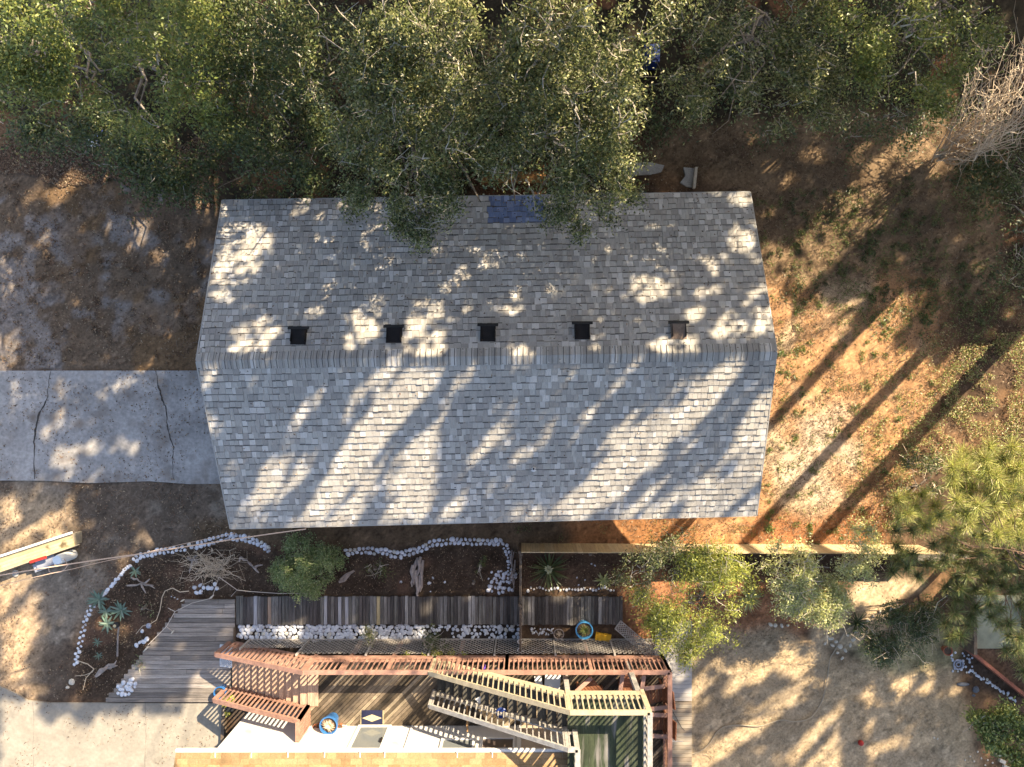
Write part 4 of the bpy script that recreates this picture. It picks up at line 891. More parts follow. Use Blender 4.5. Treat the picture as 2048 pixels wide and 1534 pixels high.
b = MB(); b.beam(P(376, 1200, .03), P(215, 1398, .03), .05, .055); b.beam(P(471, 1200, .03), P(468, 1398, .03), .05, .055); b.build('joists', fence_old, pd)
rw = thing('walkway', 'pale gray plank walkway running down beside the red deck', 'walkway', P(1345, 1420, 0))
b = planks(1309, 1382, 1240, 1399, .13, True, gapm=.008); b.build('boards', mat('pale_gray_boards', [(.40, .37, .34), (.36, .33, .30), (.43, .40, .37)], .85, nscale=5, namt=.2, nvec=(.3, 4, 1)), rw)
b = planks(1309, 1382, 1401, 1640, .13, True, gapm=.012); b.build('boards', mat('tan_gray_boards', [(.28, .23, .17), (.24, .19, .14), (.31, .26, .2)], .85, nscale=5, namt=.25, nvec=(.3, 4, 1)), rw)

# ------------------------------------------------------------------ lower house (bottom edge)
h2 = thing('lower_house', 'white walled house with a tan shingled roof along the bottom edge', 'house', (-4, -12.5, 0))
YW = -10.2; XW = -8.71; XE = 1.3; ZE = 3.45
MB().bx(XW, XE, -15.2, YW, -.1, ZE - .05).build('wall', white_sid, h2)
tl = MB(); sl_ = math.tan(math.radians(20)); xa, xb = -9.49, 1.36; ye = -9.93
yy = ye; i = 0
while yy > -13.2:
    x = xa - random.random() * .2
    while x < xb:
        w_ = random.choice((.25, .3, .33)); u0, u1 = max(x, xa), min(x + w_ - .005, xb); x += w_
        if u1 - u0 < .03: continue
        z0 = ZE + (ye - yy) * sl_; t = .016; y2 = yy - .17; z2 = ZE + (ye - y2) * sl_ + .004
        tl.add([(u0, yy, z0), (u1, yy, z0), (u0, yy, z0 + t + .006), (u1, yy, z0 + t + .006), (u0, y2, z2), (u1, y2, z2)], [(0, 2, 3, 1), (2, 4, 5, 3), (0, 4, 2), (1, 3, 5)])
    yy -= .135
tl.build('roof', tan_shingle, h2)
d2 = MB(); d2.add([(xa, ye, ZE - .01), (xb, ye, ZE - .01), (xb, -13.3, ZE - .01 + (ye + 13.3) * sl_), (xa, -13.3, ZE - .01 + (ye + 13.3) * sl_), (xa, ye, ZE - .12), (xb, ye, ZE - .12), (xb, -13.3, ZE - .12 + (ye + 13.3) * sl_), (xa, -13.3, ZE - .12 + (ye + 13.3) * sl_)],
          [(0, 3, 2, 1), (4, 5, 6, 7), (0, 1, 5, 4), (1, 2, 6, 5), (2, 3, 7, 6), (3, 0, 4, 7)]); d2.build('roof_deck', metal_drip, h2)
gt = MB(); gt.bx(xa - .03, XE + .02, ye + .004, ye + .075, ZE - .10, ZE - .02); g_ = gt.build('gutter', trim_white, h2)
for px in (432, 504, 577, 650, 721, 770, 915, 985):
    x = (px - CX) * (H - ZE) / F; b = MB(); b.bx(x - .012, x + .012, ye - .16, ye + .07, ZE + .035, ZE + .05); b.build('gutter_strap', trim_white, g_)
# storm door
dx0, dx1, dz0, dz1 = -5.02, -4.02, 1.47, 3.36
dd = MB(); dd.bx(dx0 + .09, dx1 - .09, YW + .002, YW + .03, dz0, dz1 - .08); do = dd.build('door', glass_m, h2)
fr = MB(); fr.bx(dx0, dx0 + .09, YW + .002, YW + .05, dz0, dz1); fr.bx(dx1 - .09, dx1, YW + .002, YW + .05, dz0, dz1); fr.bx(dx0 + .09, dx1 - .09, YW + .002, YW + .05, dz1 - .09, dz1); fr.bx(dx0 + .09, dx1 - .09, YW + .031, YW + .05, dz0 + .001, dz0 + .1); fr.build('frame', trim_white, do)
MB().bx(dx1 - .16, dx1 - .11, YW + .031, YW + .09, dz0 + .8, dz0 + 1.0).build('handle', vent_m, do)
for a, c_, z0, z1, mm in ((-2.36, -1.52, 2.3, 3.3, glass_m), (-1.22, -.36, 2.25, 3.3, dark_screen), (-7.45, -6.7, 2.75, 3.3, white_sid)):
    o = MB().bx(a, c_, YW + .002, YW + .02, z0, z1).build('window', mm, h2); f_ = MB()
    f_.bx(a - .07, a, YW + .002, YW + .05, z0 - .06, z1 + .06); f_.bx(c_, c_ + .07, YW + .002, YW + .05, z0 - .06, z1 + .06); f_.bx(a, c_, YW + .002, YW + .05, z0 - .06, z0); f_.bx(a, c_, YW + .002, YW + .05, z1, z1 + .06); f_.bx(a, c_, YW + .021, YW + .035, (z0 + z1) / 2 - .02, (z0 + z1) / 2 + .02); f_.build('frame', trim_white, o)
MB().bx(-.25, -.13, YW + .002, YW + .04, 1.47, 3.36).build('door_trim', trim_white, h2)
MB().bx(-.12, .75, YW + .002, YW + .03, 1.47, 3.34).build('door', mat('tan_door', [(.45, .36, .28)], .6), h2)
MB().bx(-3.42, -3.37, YW + .002, YW + .05, 1.5, 3.3).build('downspout', trim_white, h2)

# ------------------------------------------------------------------ red deck with its stair
D = 1.45; YD = -8.2; XL = -6.53; XR = 4.15
rd = thing('red_deck', 'raised deck with red brown railings and a wooden stair at its left end', 'deck', (-1.2, -9.2, 0))
def clip(poly, x0, x1, y0, y1):
    for ax, lim, sg in ((0, x0, 1), (0, x1, -1), (1, y0, 1), (1, y1, -1)):
        out = []
        for i in range(len(poly)):
            a, c = poly[i], poly[(i + 1) % len(poly)]; ia, ic = (a[ax] - lim) * sg >= 0, (c[ax] - lim) * sg >= 0
            if ia: out.append(a)
            if ia != ic: t = (lim - a[ax]) / (c[ax] - a[ax]); out.append((a[0] + (c[0] - a[0]) * t, a[1] + (c[1] - a[1]) * t))
        poly = out
        if len(poly) < 3: return []
    return poly
b = MB()
for x0_, x1_, y0_, y1_ in ((XL, XE + .095, YW + .012, YD - .01), (XE + .1, XR, -14, YD - .01)):
    s_ = -24.0
    while s_ < 24:
        w_ = random.uniform(.085, .10); q = clip([(s_, -16), (s_ + w_ * 1.414, -16), (s_ + w_ * 1.414 + 14, -2), (s_ + 14, -2)], x0_, x1_, y0_, y1_); s_ += (w_ + random.uniform(.006, .014)) * 1.414
        if q: b.prism(q, D - .04, D + random.uniform(-.002, .002))
b.build('floor', deck_wood, rd)
b = MB(); b.beam((XL, YD + .02, D - .12), (XR, YD + .02, D - .12), .04, .2); b.beam((XR + .02, YD, D - .12), (XR + .02, -14, D - .12), .04, .2); b.beam((XL - .02, YD, D - .12), (XL - .02, YW, D - .12), .04, .2); b.build('rim_board', red_paint, rd)
def railing(root, p, q, nb, mt, h=.92, post=True, name='railing', bw_=.035, top=.13, endposts=(1, 1), stuff=False, low=True, tz=None):
    """a rail from floor point p to floor point q: top board, bottom rail, balusters (each a mesh) and posts"""
    p, q = Vector(p), Vector(q); up = Vector((0, 0, h)); tb = MB(); tb.beam(p + up, q + up, top, .04); r = tb.build(name, mt, root)
    if low: MB().beam(p + Vector((0, 0, .10)), q + Vector((0, 0, .10)), .045, .085).build('bottom_rail', mt, r)
    MB().beam(p + Vector((0, 0, h - .08)), q + Vector((0, 0, h - .08)), .045, .08).build('upper_rail', mt, r)
    dv = (q - p); sd = Vector((-dv.y, dv.x, 0)).normalized() * .04; one = MB()
    for i in range(nb):
        c = p.lerp(q, (i + .5) / nb) + sd; t = one if stuff else MB()
        t.bx(c.x - bw_ / 2, c.x + bw_ / 2, c.y - bw_ / 2, c.y + bw_ / 2, c.z + .02, c.z + h - .03)
        if not stuff: t.build('baluster', mt, r)
    if stuff: o = one.build('balusters', mt, r); o['kind'] = 'stuff'
    for e_, c in zip(endposts, (p, q)):
        if e_: MB().bx(c.x - .05, c.x + .05, c.y - .05, c.y + .05, c.z - .3, c.z + h - .02).build('post', mt, r)
    return r
railing(rd, (XL + .15, YD, D), (-.55, YD, D), 38, red_paint)
railing(rd, (-.55, YD, D), (XR, YD, D), 34, red_paint)
railing(rd, (XR, YD, D), (XR, -14, D), 52, red_paint, stuff=True)
for x in (-5.3, -4.0, -2.0, 1.9): MB().bx(x - .05, x + .05, YD - .05, YD + .05, 0, D + .9).build('post', red_paint, rd)
# stair: ten treads from the platform up to the deck
YN, YS = YD, -9.60; XB = -9.35; NT = 11
stair = MB(); stair.beam((XB, YN, .16), (XL, YN, D - .08), .045, .26); so = stair.build('stair', red_paint, rd)
MB().beam((XB, YS, .16), (XL, YS, D - .08), .045, .26).build('stringer', red_paint, so)
for i in range(NT):
    x = XB + (XL - XB) * (i + .5) / NT; z = .12 + (D - .12) * (i + 1) / NT - .02
    MB().bx(x - .125, x + .125, YS + .03, YN - .03, z - .035, z).build('tread', tread_wood, so)
    MB().bx(x - .125, x - .10, YS + .03, YN - .03, z - .12, z - .036).build('riser', fence_old, so)
MB().bx(XL - .02, XL + .3, YS, YN - .03, D + .003, D + .02).build('tread', tread_wood, so)
railing(rd, (XB - .15, YN + .0, .14), (XL + .15, YN, D), 20, red_paint, endposts=(1, 0), bw_=.05, h=.95)
railing(rd, (XB - .2, YS, .14), (XL, YS, D), 20, red_paint, endposts=(1, 1), bw_=.04, h=.95)
railing(rd, (XL, YS, D), (XL, YW + .04, D), 5, red_paint, h=.97, endposts=(1, 0), bw_=.07)
MB().bx(-9.45, -9.35, YS + .0, YN, .0, .12).build('riser', fence_old, so)
# lattice skirt under the deck edge
def lattice(m, p, q, z0, z1, step=.16, wd_=.03, parent=None, name='lattice_panel', at=None):
    b = MB(); p, q = Vector(p), Vector(q); L_ = (q - p).length; u = (q - p).normalized(); h = z1 - z0; s = -h
    up = Vector((0, 0, 1)); nrm = u.cross(up)
    def pt(a, z): return p + u * a + up * (z0 + z)
    while s < L_:
        for sg in (0, 1):
            a0, b0 = s, s + h
            z_a, z_b = 0, h
            if a0 < 0: z_a = -a0; a0 = 0
            if b0 > L_: z_b = h - (b0 - L_); b0 = L_
            if b0 - a0 < .02: continue
            A, B = (pt(a0, z_a), pt(b0, z_b)) if sg == 0 else (pt(L_ - a0, z_a), pt(L_ - b0, z_b))
            o_ = nrm * (.006 if sg else -.006); b.beam(A + o_, B + o_, .005, wd_, up=nrm.cross(B - A))
        s += step
    return b.build(name, m, parent, at=at)
YLt = YD + .09
for a, b_ in ((-8.8, -7.0), (-6.9, -4.9), (-4.8, -3.0), (-2.9, -1.0), (-.9, .85), (.95, 2.65), (2.75, 4.1)):
    z1 = 1.22 if a > -6.95 else .75
    lattice(lattice_m, (a, YLt, 0), (b_, YLt, 0), .08, z1, parent=rd)
    MB().bx(a - .07, a - .015, YLt - .03, YLt + .03, 0, z1 + .1).build('lattice_post', lattice_m, rd)
MB().beam((-8.8, YLt, .05), (4.1, YLt, .05), .04, .06).build('lattice_rail', lattice_m, rd)
def slab_lattice(c, ux, uy, wx, wy, m, step=.085):
    b = MB(); ux, uy = Vector(ux).normalized(), Vector(uy).normalized(); c = Vector(c); n = ux.cross(uy); s = -wy
    def pt(a, t): return c + ux * (a - wx / 2) + uy * (t - wy / 2)
    while s < wx:
        for sg in (0, 1):
            a0, b0, ta, tb = s, s + wy, 0, wy
            if a0 < 0: ta = -a0; a0 = 0
            if b0 > wx: tb = wy - (b0 - wx); b0 = wx
            if b0 - a0 < .02: continue
            A, B = (pt(a0, ta), pt(b0, tb)) if sg == 0 else (pt(wx - a0, ta), pt(wx - b0, tb))
            o_ = n * (.006 if sg else -.006); b.beam(A + o_, B + o_, .022, .008, up=n)
        s += step
    for a, b2 in (((0, 0), (wx, 0)), ((wx, 0), (wx, wy)), ((wx, wy), (0, wy)), ((0, wy), (0, 0))): b.beam(pt(*a), pt(*b2), .03, .02, up=n)
    return b
o = slab_lattice(P(452, 1312, .25), (1, 0, .25), (0, 1, 0), .42, .68, white_lattice, .07).build('lattice_screen', white_lattice, at=P(452, 1312, 0)); tag(o, 'small pale lattice screen leaning at the foot of the red stair', 'lattice')
c = P(1275, 1283, .5); o = slab_lattice(c, (.8, -.6, .35), (.5, .75, .1), 1.55, .32, lattice_m).build('lattice_screen', lattice_m, at=(c.x, c.y, 0)); tag(o, 'fallen gray lattice strip leaning on the right end of the lattice skirt', 'lattice')

# ------------------------------------------------------------------ upper stair and landing
U = 3.85; YU = -8.21; YV = -9.15; LX0, LX1 = 1.12, 3.14; SX0 = -2.65
us = thing('upper_stair', 'yellow gray wooden stair rising from the deck to a mossy green landing', 'stair', (1.0, -9.5, D))
b = MB(); x = LX0
while x < LX1 - .02: b.bx(x, min(x + .138, LX1), -14, YU, U - .04, U); x += .142
b.build('landing_floor', green_floor, us)
b = MB(); b.beam((LX0, YU + .02, U - .12), (LX1, YU + .02, U - .12), .04, .22); b.beam((LX1 + .02, YU, U - .12), (LX1 + .02, -14, U - .12), .04, .22); b.build('rim_board', yel_wood, us)
NU = 14
for i in range(NU):
    x = SX0 + (LX0 - SX0) * (i + .5) / NU; z = D + (U - D) * (i + 1) / (NU + 1)
    MB().bx(x - .12, x + .12, YV + .04, YU - .04, z - .035, z).build('tread', dark_tread, us)
for yv, mm in ((YU, yel_wood), (YV, gray_rail)): MB().beam((SX0 - .1, yv, D + .05), (LX0, yv, U - .08), .04, .26).build('stringer', mm, us)
for x, y in ((LX0 + .06, YU - .35), (LX1 - .1, YU - .05), (LX1 - .1, -11.0)): MB().bx(x - .07, x + .07, y - .07, y + .07, D + .003, U - .05).build('post', gray_rail, us)
railing(us, (SX0 - .1, YU, D + .06), (LX0, YU, U), 26, yel_wood, h=.92)
railing(us, (LX0, YU, U), (LX1, YU, U), 14, yel_wood, h=.92, endposts=(0, 1))
railing(us, (SX0 - .1, YV, D + .06), (LX0 - .05, YV, U), 24, gray_rail, h=.92, top=.12)
railing(us, (LX1, YU, U), (LX1, -14, U), 30, gray_rail, h=.92, stuff=True, endposts=(0, 0))
railing(us, (LX0 - .05, YV, U), (LX0 + .2, YV, U), 2, gray_rail, h=.92, endposts=(0, 1))
railing(us, (LX0 + .2, YV, U), (LX0 + .2, -14, U), 26, gray_rail, h=.92, stuff=True, endposts=(0, 0))
# ------------------------------------------------------------------ white painted stones
def stone_mesh(seed, m, nm='white_stone'):
    rr = random.Random(seed); import bmesh
    bm = bmesh.new(); bmesh.ops.create_icosphere(bm, subdivisions=2, radius=.5)
    ax = [rr.uniform(.85, 1.15) for _ in range(3)]; ph = [rr.uniform(0, 6) for _ in range(6)]
    for v in bm.verts:
        c = v.co; k = 1 + .10 * math.sin(c.x * 5 + ph[0]) + .09 * math.sin(c.y * 6 + ph[1]) + .08 * math.sin(c.z * 5 + ph[2] + c.x * 3)
        v.co = Vector((c.x * ax[0] * k, c.y * ax[1] * k, c.z * .62 * k + .18))
    me = bpy.data.meshes.new(nm); bm.to_mesh(me); bm.free(); me.materials.append(m)
    me.polygons.foreach_set('use_smooth', [True] * len(me.polygons)); return me
sw2 = mat('weathered_white_stone', [(.47, .47, .49)], .85, nscale=7, namt=.3); sw3 = mat('yellowed_white_stone', [(.52, .49, .43)], .85, nscale=7, namt=.3)
SM = [stone_mesh(i, (stone_w, sw2, stone_w, sw3, sw2, stone_w, stone_w, sw2)[i]) for i in range(8)]; TM = [stone_mesh(20 + i, stone_t, 'tan_stone') for i in range(4)]
STONES = []   # px, py, diameter in px, which place, height
def along(pts, n, width, d0, d1, place, rows=2):
    seg = []; L_ = 0
    for i in range(len(pts) - 1):
        a, b = pts[i], pts[i + 1]; l = math.hypot(b[0] - a[0], b[1] - a[1]); seg.append((L_, l, a, b)); L_ += l
    for i in range(n):
        t = (i + .5) / n * L_; s = [q for q in seg if q[0] <= t][-1]; u = (t - s[0]) / s[1]; x = s[2][0] + (s[3][0] - s[2][0]) * u; y = s[2][1] + (s[3][1] - s[2][1]) * u
        nx, ny = -(s[3][1] - s[2][1]) / s[1], (s[3][0] - s[2][0]) / s[1]; r = ((i % rows) - (rows - 1) / 2) * width + random.gauss(0, .8)
        STONES.append((x + nx * r, y + ny * r, random.uniform(d0, d1), place, 0))
along([(1008,1084),(960,1084),(905,1082),(862,1086),(848,1097),(820,1104),(795,1110),(770,1103),(740,1100),(690,1104)], 74, 8, 6.5, 10.8, 'e')
along([(541,1101),(520,1086),(490,1076),(460,1072),(435,1078),(405,1088),(378,1093)], 40, 8, 6.5, 10.8, 'e')
along([(372,1096),(340,1100),(315,1104),(280,1112),(268,1122)], 26, 6, 5, 8.5, 'e')
along([(262,1128),(245,1146),(225,1170),(205,1192)], 17, 2, 6, 9, 'e', 1)
along([(190,1208),(178,1222),(172,1240),(165,1268),(160,1290),(155,1310),(152,1332)], 24, 5, 4.5, 8, 'e')
along([(1010,1090),(1018,1110),(1021,1135),(1018,1165)], 22, 7, 4, 7, 'e')
for _ in range(46): STONES.append((random.uniform(975, 1032), random.uniform(1140, 1186), random.uniform(4, 8.5), 'e', 0))
def fill(poly, d, place, keep=1.0, z=.02, lo=.7, hi=1.15):
    a = np.array(poly); y = a[:, 1].min(); r = 0
    while y < a[:, 1].max():
        x = a[:, 0].min() + (d * .5 if r % 2 else 0)
        while x < a[:, 0].max():
            jx, jy = x + random.gauss(0, d * .14), y + random.gauss(0, d * .14)
            if inside(np.array([jx]), np.array([jy]), poly)[0] and random.random() < keep: STONES.append((jx, jy, d * random.uniform(lo, hi), place, z))
            x += d
        y += d * .86; r += 1
fill([(476,1248),(860,1247),(862,1277),(700,1280),(560,1281),(476,1274)], 7.8, 's', lo=.92, hi=1.25)
fill([(860,1248),(900,1248),(898,1262),(862,1276)], 7, 's', .6)
fill([(900,1252),(1038,1246),(1038,1276),(905,1276)], 8, 's', .85, lo=.6, hi=1.2)
fill([(262,1352),(276,1356),(270,1378),(255,1394),(236,1392),(232,1376),(248,1362)], 8, 'p', z=.12)
fill([(270,1245),(296,1268),(300,1290),(272,1302),(266,1290),(276,1272)], 9, 'h', .55)
fill([(380,1172),(430,1160),(440,1178),(400,1190),(382,1186)], 9, 'm', .7)
STONES.sort(key=lambda s: -s[2])
info = {'e': ('white painted stone in the curved edging round the garden bed', 'white stones edging the garden bed'),
        's': ('white painted stone in the strip between boardwalk and lattice', 'white stones filling the strip below the boardwalk'),
        'p': ('white stone in the tight pile at the lower end of the plank platform', 'white stones piled beside the pavement'),
        'h': ('pale shell or stone in the loose heap in the middle of the garden bed', 'pale stones heaped in the garden bed'),
        'm': ('pale stone in the heap at the top of the plank platform', 'pale stones heaped above the plank platform')}
left = []
for i, (px, py, d, pl, z) in enumerate(STONES):
    if i < 290:
        o = bpy.data.objects.new('white_stone', SM[i % 8]); COL.objects.link(o); o.location = P(px, py, z - .012 - random.random() * .012); s = d * GPX * (.9 if pl == 'e' else .97); o.scale = (s * random.uniform(.9, 1.1), s * random.uniform(.9, 1.1), s * random.uniform(.7, 1)); o.rotation_euler = (0, 0, random.uniform(0, 6.28)); tag(o, info[pl][0], 'stone', info[pl][1])
    else: left.append((px, py, d, z))
V = []; Fs = []; n0 = 0
base_ = [(np.array([v.co[:] for v in me.vertices]), np.array([p.vertices[:] for p in me.polygons])) for me in SM[:4]]
for i, (px, py, d, z) in enumerate(left):
    v, f = base_[i % 4]; a = random.uniform(0, 6.28); c, s_ = math.cos(a), math.sin(a); q = v @ np.array([[c, s_, 0], [-s_, c, 0], [0, 0, 1]]) * d * GPX + np.array(P(px, py, z)); V.append(q); Fs.append(f + n0); n0 += len(v)
o = npmesh('white_pebbles', np.concatenate(V), np.concatenate(Fs), stone_w); tag(o, 'smaller white painted stones between the larger ones', 'stones', kind='stuff')
# loose tan rocks of the right hand beds
TR = [(1661,1276,10),(1672,1282,9),(1665,1290,8),(1680,1292,10),(1690,1300,8),(1675,1305,7),(1700,1290,8),(1706,1278,9),(1650,1286,7),(1695,1270,7),(1712,1262,8),(1722,1250,9),(1735,1240,8),(1745,1232,7),(1540,1248,9),(1550,1250,8),(1563,1251,8),(1575,1250,7),(1760,1222,7),(1735,1262,7),(1684,1316,7),(1655,1272,6)]
for i, (px, py, d) in enumerate(TR):
    o = bpy.data.objects.new('tan_stone', TM[i % 4]); COL.objects.link(o); o.location = P(px, py, .01); s = d * GPX; o.scale = (s, s * .9, s * .8); o.rotation_euler = (0, 0, i * 1.3); tag(o, 'tan rock at the edge of the sandy yard below the sage shrubs', 'rock', 'tan rocks edging the sandy yard')
for i in range(34):
    t = i / 33; px = 1940 + t * 92 + random.gauss(0, 1.5); py = 1340 + t * 62 + random.gauss(0, 1.5)
    o = bpy.data.objects.new('border_stone', SM[i % 8]); COL.objects.link(o); o.location = P(px, py, .01); s = random.uniform(4, 6) * GPX; o.scale = (s, s, s * .8); tag(o, 'small pale stone in the thin line running to the right corner', 'stone', 'thin line of pale stones at the right')
for i in range(28):
    px, py = random.uniform(1900, 1945), random.uniform(1305, 1345); o = bpy.data.objects.new('border_stone', SM[i % 8]); COL.objects.link(o); o.location = P(px, py, .01); s = random.uniform(3.5, 6.5) * GPX; o.scale = (s, s, s * .7); tag(o, 'pale pebble around the gray ring near the right edge', 'stone', 'pale pebbles around the gray ring')
for i in range(30):
    px, py = 1056 + (i * 5.9) % 190, 1178 + random.gauss(0, 3); o = bpy.data.objects.new('border_stone', SM[i % 8]); COL.objects.link(o); o.location = P(px, py, .01); s = random.uniform(3.5, 6.5) * GPX; o.scale = (s, s, s * .7); tag(o, 'small pale stone in the row along the right part of the boardwalk', 'stone', 'pale stones along the right part of the boardwalk')
for i in range(42):
    px, py = 1062 + random.random() * 45, 1256 + random.random() * 14; o = bpy.data.objects.new('border_stone', SM[i % 8]); COL.objects.link(o); o.location = P(px, py, .01); s = random.uniform(2.6, 4.2) * GPX; o.scale = (s, s, s * .7); tag(o, 'tiny white stone in the patch right of the thin fence', 'stone', 'tiny white stones right of the thin fence')
def rock(nm, px, py, sx, sy, sz, m, label, cat, rz=0, z=0):
    me = stone_mesh(int(px * 7 + py), m, nm); o = bpy.data.objects.new(nm, me); COL.objects.link(o); o.location = P(px, py, z); o.scale = (sx, sy, sz); o.rotation_euler = (0, 0, rz); return tag(o, label, cat)
rock('rock', 144, 1363, .17, .2, .12, stone_t, 'pale rock at the lower left corner of the garden bed', 'rock')
rock('rock', 136, 1374, .13, .1, .08, stone_t, 'smaller brown rock beside the pale rock at the corner of the bed', 'rock')
rock('slate_rock', 1926, 1368, .34, .18, .1, dark_rock, 'flat blue gray slate on the sand near the right edge', 'rock')
rock('slate_rock', 1952, 1378, .26, .22, .1, dark_rock, 'dark rock right of the blue gray slate', 'rock')
rock('slate_rock', 1946, 1390, .14, .1, .08, dark_rock, 'small dark rock below the slates', 'rock')
for px, py, s in ((802,1164,.10),(858,1166,.12),(866,1156,.08),(890,1164,.08),(861,1183,.05),(1183,1128,.07),(1190,1131,.07),(1170,1160,.06),(1154,1155,.06),(1157,1170,.06),(349,1195,.05),(355,1198,.05),(343,1193,.05)):
    rock('shell', px, py, s, s * .8, s * .5, stone_w, 'small pale shell lying on the dark mulch', 'shell', px)['group'] = 'pale shells on the mulch'
for px, py in ((1975,1520),(1985,1525),(1940,1512),(1955,1503),(1948,1522),(1962,1516),(1970,1530),(1868,1475),(1875,1477),(1930,1520)):
    rock('rock', px, py, .07, .06, .05, stone_t, 'small light stone chip on the sand near the lower right bush', 'stone', px)['group'] = 'light stone chips near the lower right bush'
for i, (px, py) in enumerate(((1996,1508),(2004,1522),(2012,1534))):
    b = MB(); b.box(P(px, py, .05), (.20, .10, .09), rz=-.4); tag(b.build('brick', stone_t, at=P(px, py, 0)), 'pale paving brick on the edge below the glossy bush', 'brick', 'pale bricks below the glossy bush')

# ------------------------------------------------------------------ sticks, driftwood, lines
def sticks(name, label, cat, paths, m, r, at, group=None, n=5):
    b = MB()
    for p in paths:
        pts = [P(*q) for q in p]; k = len(pts); b.tube(pts, [r * (1 - .4 * i / (k - 1)) for i in range(k)], n)
    o = b.build(name, m, at=P(*at)); return tag(o, label, cat, group)
# tangle of bare stems beside the bush
x, y = G(430, 1125); ts = thing('bare_shrub', 'leafless tangle of thin brown stems left of the round bush', 'shrub', (x, y, 0)); b = MB()
for i in range(85):
    a = P(random.gauss(425, 22), random.gauss(1130, 12), .05); e = P(random.uniform(340, 500), random.uniform(1095, 1170), random.uniform(.1, .6)); b.tube(wig(a, e, 6, .09), [.011, .010, .009, .008, .006, .004, .003], 4, False)
b.build('stems', dead_m, ts)
sticks('root_stick', 'long curved pale stem winding down the garden bed', 'stick', [[(378,1182,.1),(360,1184,.12),(345,1176,.1),(330,1182,.1),(324,1195,.1),(320,1220,.1),(313,1240,.1),(300,1248,.1),(285,1252,.1),(272,1268,.05)]], dead_m, .016, (330, 1210, 0))
sticks('root_stick', 'curved brown root by the lower left edging', 'stick', [[(157,1322,.05),(175,1328,.08),(188,1338,.08),(185,1344,.05),(170,1350,.05),(150,1352,.03)], [(188,1338,.05),(172,1356,.05),(166,1380,.03)]], dead_m, .014, (175, 1340, 0))
lnz = .30
sticks('string_line', 'pale string line zigzagging over stakes across the garden bed', 'string', [[(296,1290,.12),(333,1253,lnz),(350,1223,lnz),(384,1206,lnz),(424,1196,lnz),(438,1154,lnz)], [(350,1223,lnz),(336,1216,.1)], [(333,1253,lnz),(345,1262,.1)], [(438,1154,lnz),(474,1180,lnz),(462,1193,.12)], [(474,1180,lnz),(500,1183,lnz),(560,1187,lnz),(640,1187,.2)]], rope_m, .013, (384, 1206, 0))
b = MB()
for px, py, z in ((333,1253,.3),(350,1223,.3),(384,1206,.3),(438,1154,.3),(474,1180,.3)): b.tube([P(px, py, 0), P(px, py, z)], .01, 5)
b.build('stakes', dead_m, bpy.data.objects['string_line'])
for px, py, a, l, lab in ((345,1264,.9,.16,'pale spike hanging from the string near the platform'), (292,1298,.8,.22,'pale curled leaf at the lower end of the string'), (365,1201,.5,.14,'pale stub beside the upper string'), (423,1194,.7,.2,'pale piece at the top corner of the platform')):
    c = P(px, py, .12); d = Vector((math.cos(a), math.sin(a), 0)) * l / 2; b = MB(); b.tube([c - d, c, c + d], [.012, .03, .015], 7); tag(b.build('driftwood_piece', stone_t, at=(c.x, c.y, 0)), lab, 'driftwood')
def drift(label, cx, cy, items, rr=.03):
    b = MB()
    for p in items:
        pts = wig(P(cx + p[0], cy + p[1], .10), P(cx + p[2], cy + p[3], .06 + p[4]), 4, .05); b.tube(pts, [rr * k for k in (.7, 1, .8, .55, .2)], 6)
    return tag(b.build('driftwood', drift_m, at=P(cx, cy, 0)), label, 'driftwood')
drift('spiky gray driftwood piece below the bend of the edging', 282, 1165, [(-28,6,10,2,.1), (-20,-10,5,0,.12), (0,0,26,6,.1), (6,2,18,-8,.2), (0,2,10,22,.05), (4,0,28,12,.02)], .035)
drift('silvery driftwood at the foot of the garden bed', 215, 1335, [(-22,16,10,-6,.1), (-12,10,18,-14,.2), (0,0,20,-4,.1), (-24,18,-4,4,.03)], .06)
drift('gray driftwood crown above the bare stems', 385, 1120, [(-10,-4,12,0,.2), (0,0,10,-10,.2), (0,2,-12,-8,.2), (0,0,-6,26,0), (2,0,16,6,.1)], .04)
drift('light driftwood branch pointing down beside the round bush', 500, 1128, [(-18,-14,-4,-4,.1), (-4,-4,10,8,.1), (8,6,26,2,.1), (6,6,18,18,.1), (-18,-14,-22,-4,.05)], .04)
drift('weathered split stump lying by the boardwalk', 838, 1160, [(4,-46,-4,-6,.2), (-2,-44,-10,10,.1), (8,-40,2,24,.1), (-6,-20,-4,30,.05), (2,-10,-2,38,.02), (-12,-30,-14,14,.05)], .07)
drift('broken gray log between the bush and the green plants', 692, 1150, [(-14,14,18,-8,0), (-12,10,16,-10,.03)], .055)
drift('tangle of dark stems beside the thin fence', 1024, 1140, [(0,-40,2,40,.2), (4,-36,-4,30,.3), (-4,-30,6,20,.1), (6,-20,0,44,.2)], .025)
# post light in the bed
pl_ = thing('path_light', 'black lamp post leaning in the garden bed below the agaves', 'lamp', P(232, 1300, 0)); b = MB(); b.tube([P(235, 1312, 0), P(236, 1270, .35), P(238, 1252, .75)], [.03, .025, .025], 8); b.build('pole', drift_m, pl_)
c = P(233, 1250, .8); b = MB(); b.lathe(c, [(.02, -.1), (.09, -.05), (.1, .05), (.04, .09)], 12); b.build('lamp_head', black_m, pl_); b = MB(); b.lathe(c + Vector((0, 0, .05)), [(.035, .03), (.05, .05), (.035, .06)], 12); b.build('cap_ring', cream, pl_)
c = P(298, 1251, .08); b = MB(); b.lathe(c, [(.01, -.04), (.07, -.03), (.085, .03), (.04, .06), (.005, .065)], 14); tag(b.build('stone_ball', gray_pl, at=(c.x, c.y, 0)), 'small round gray ball in the garden bed by the curved stem', 'ball')
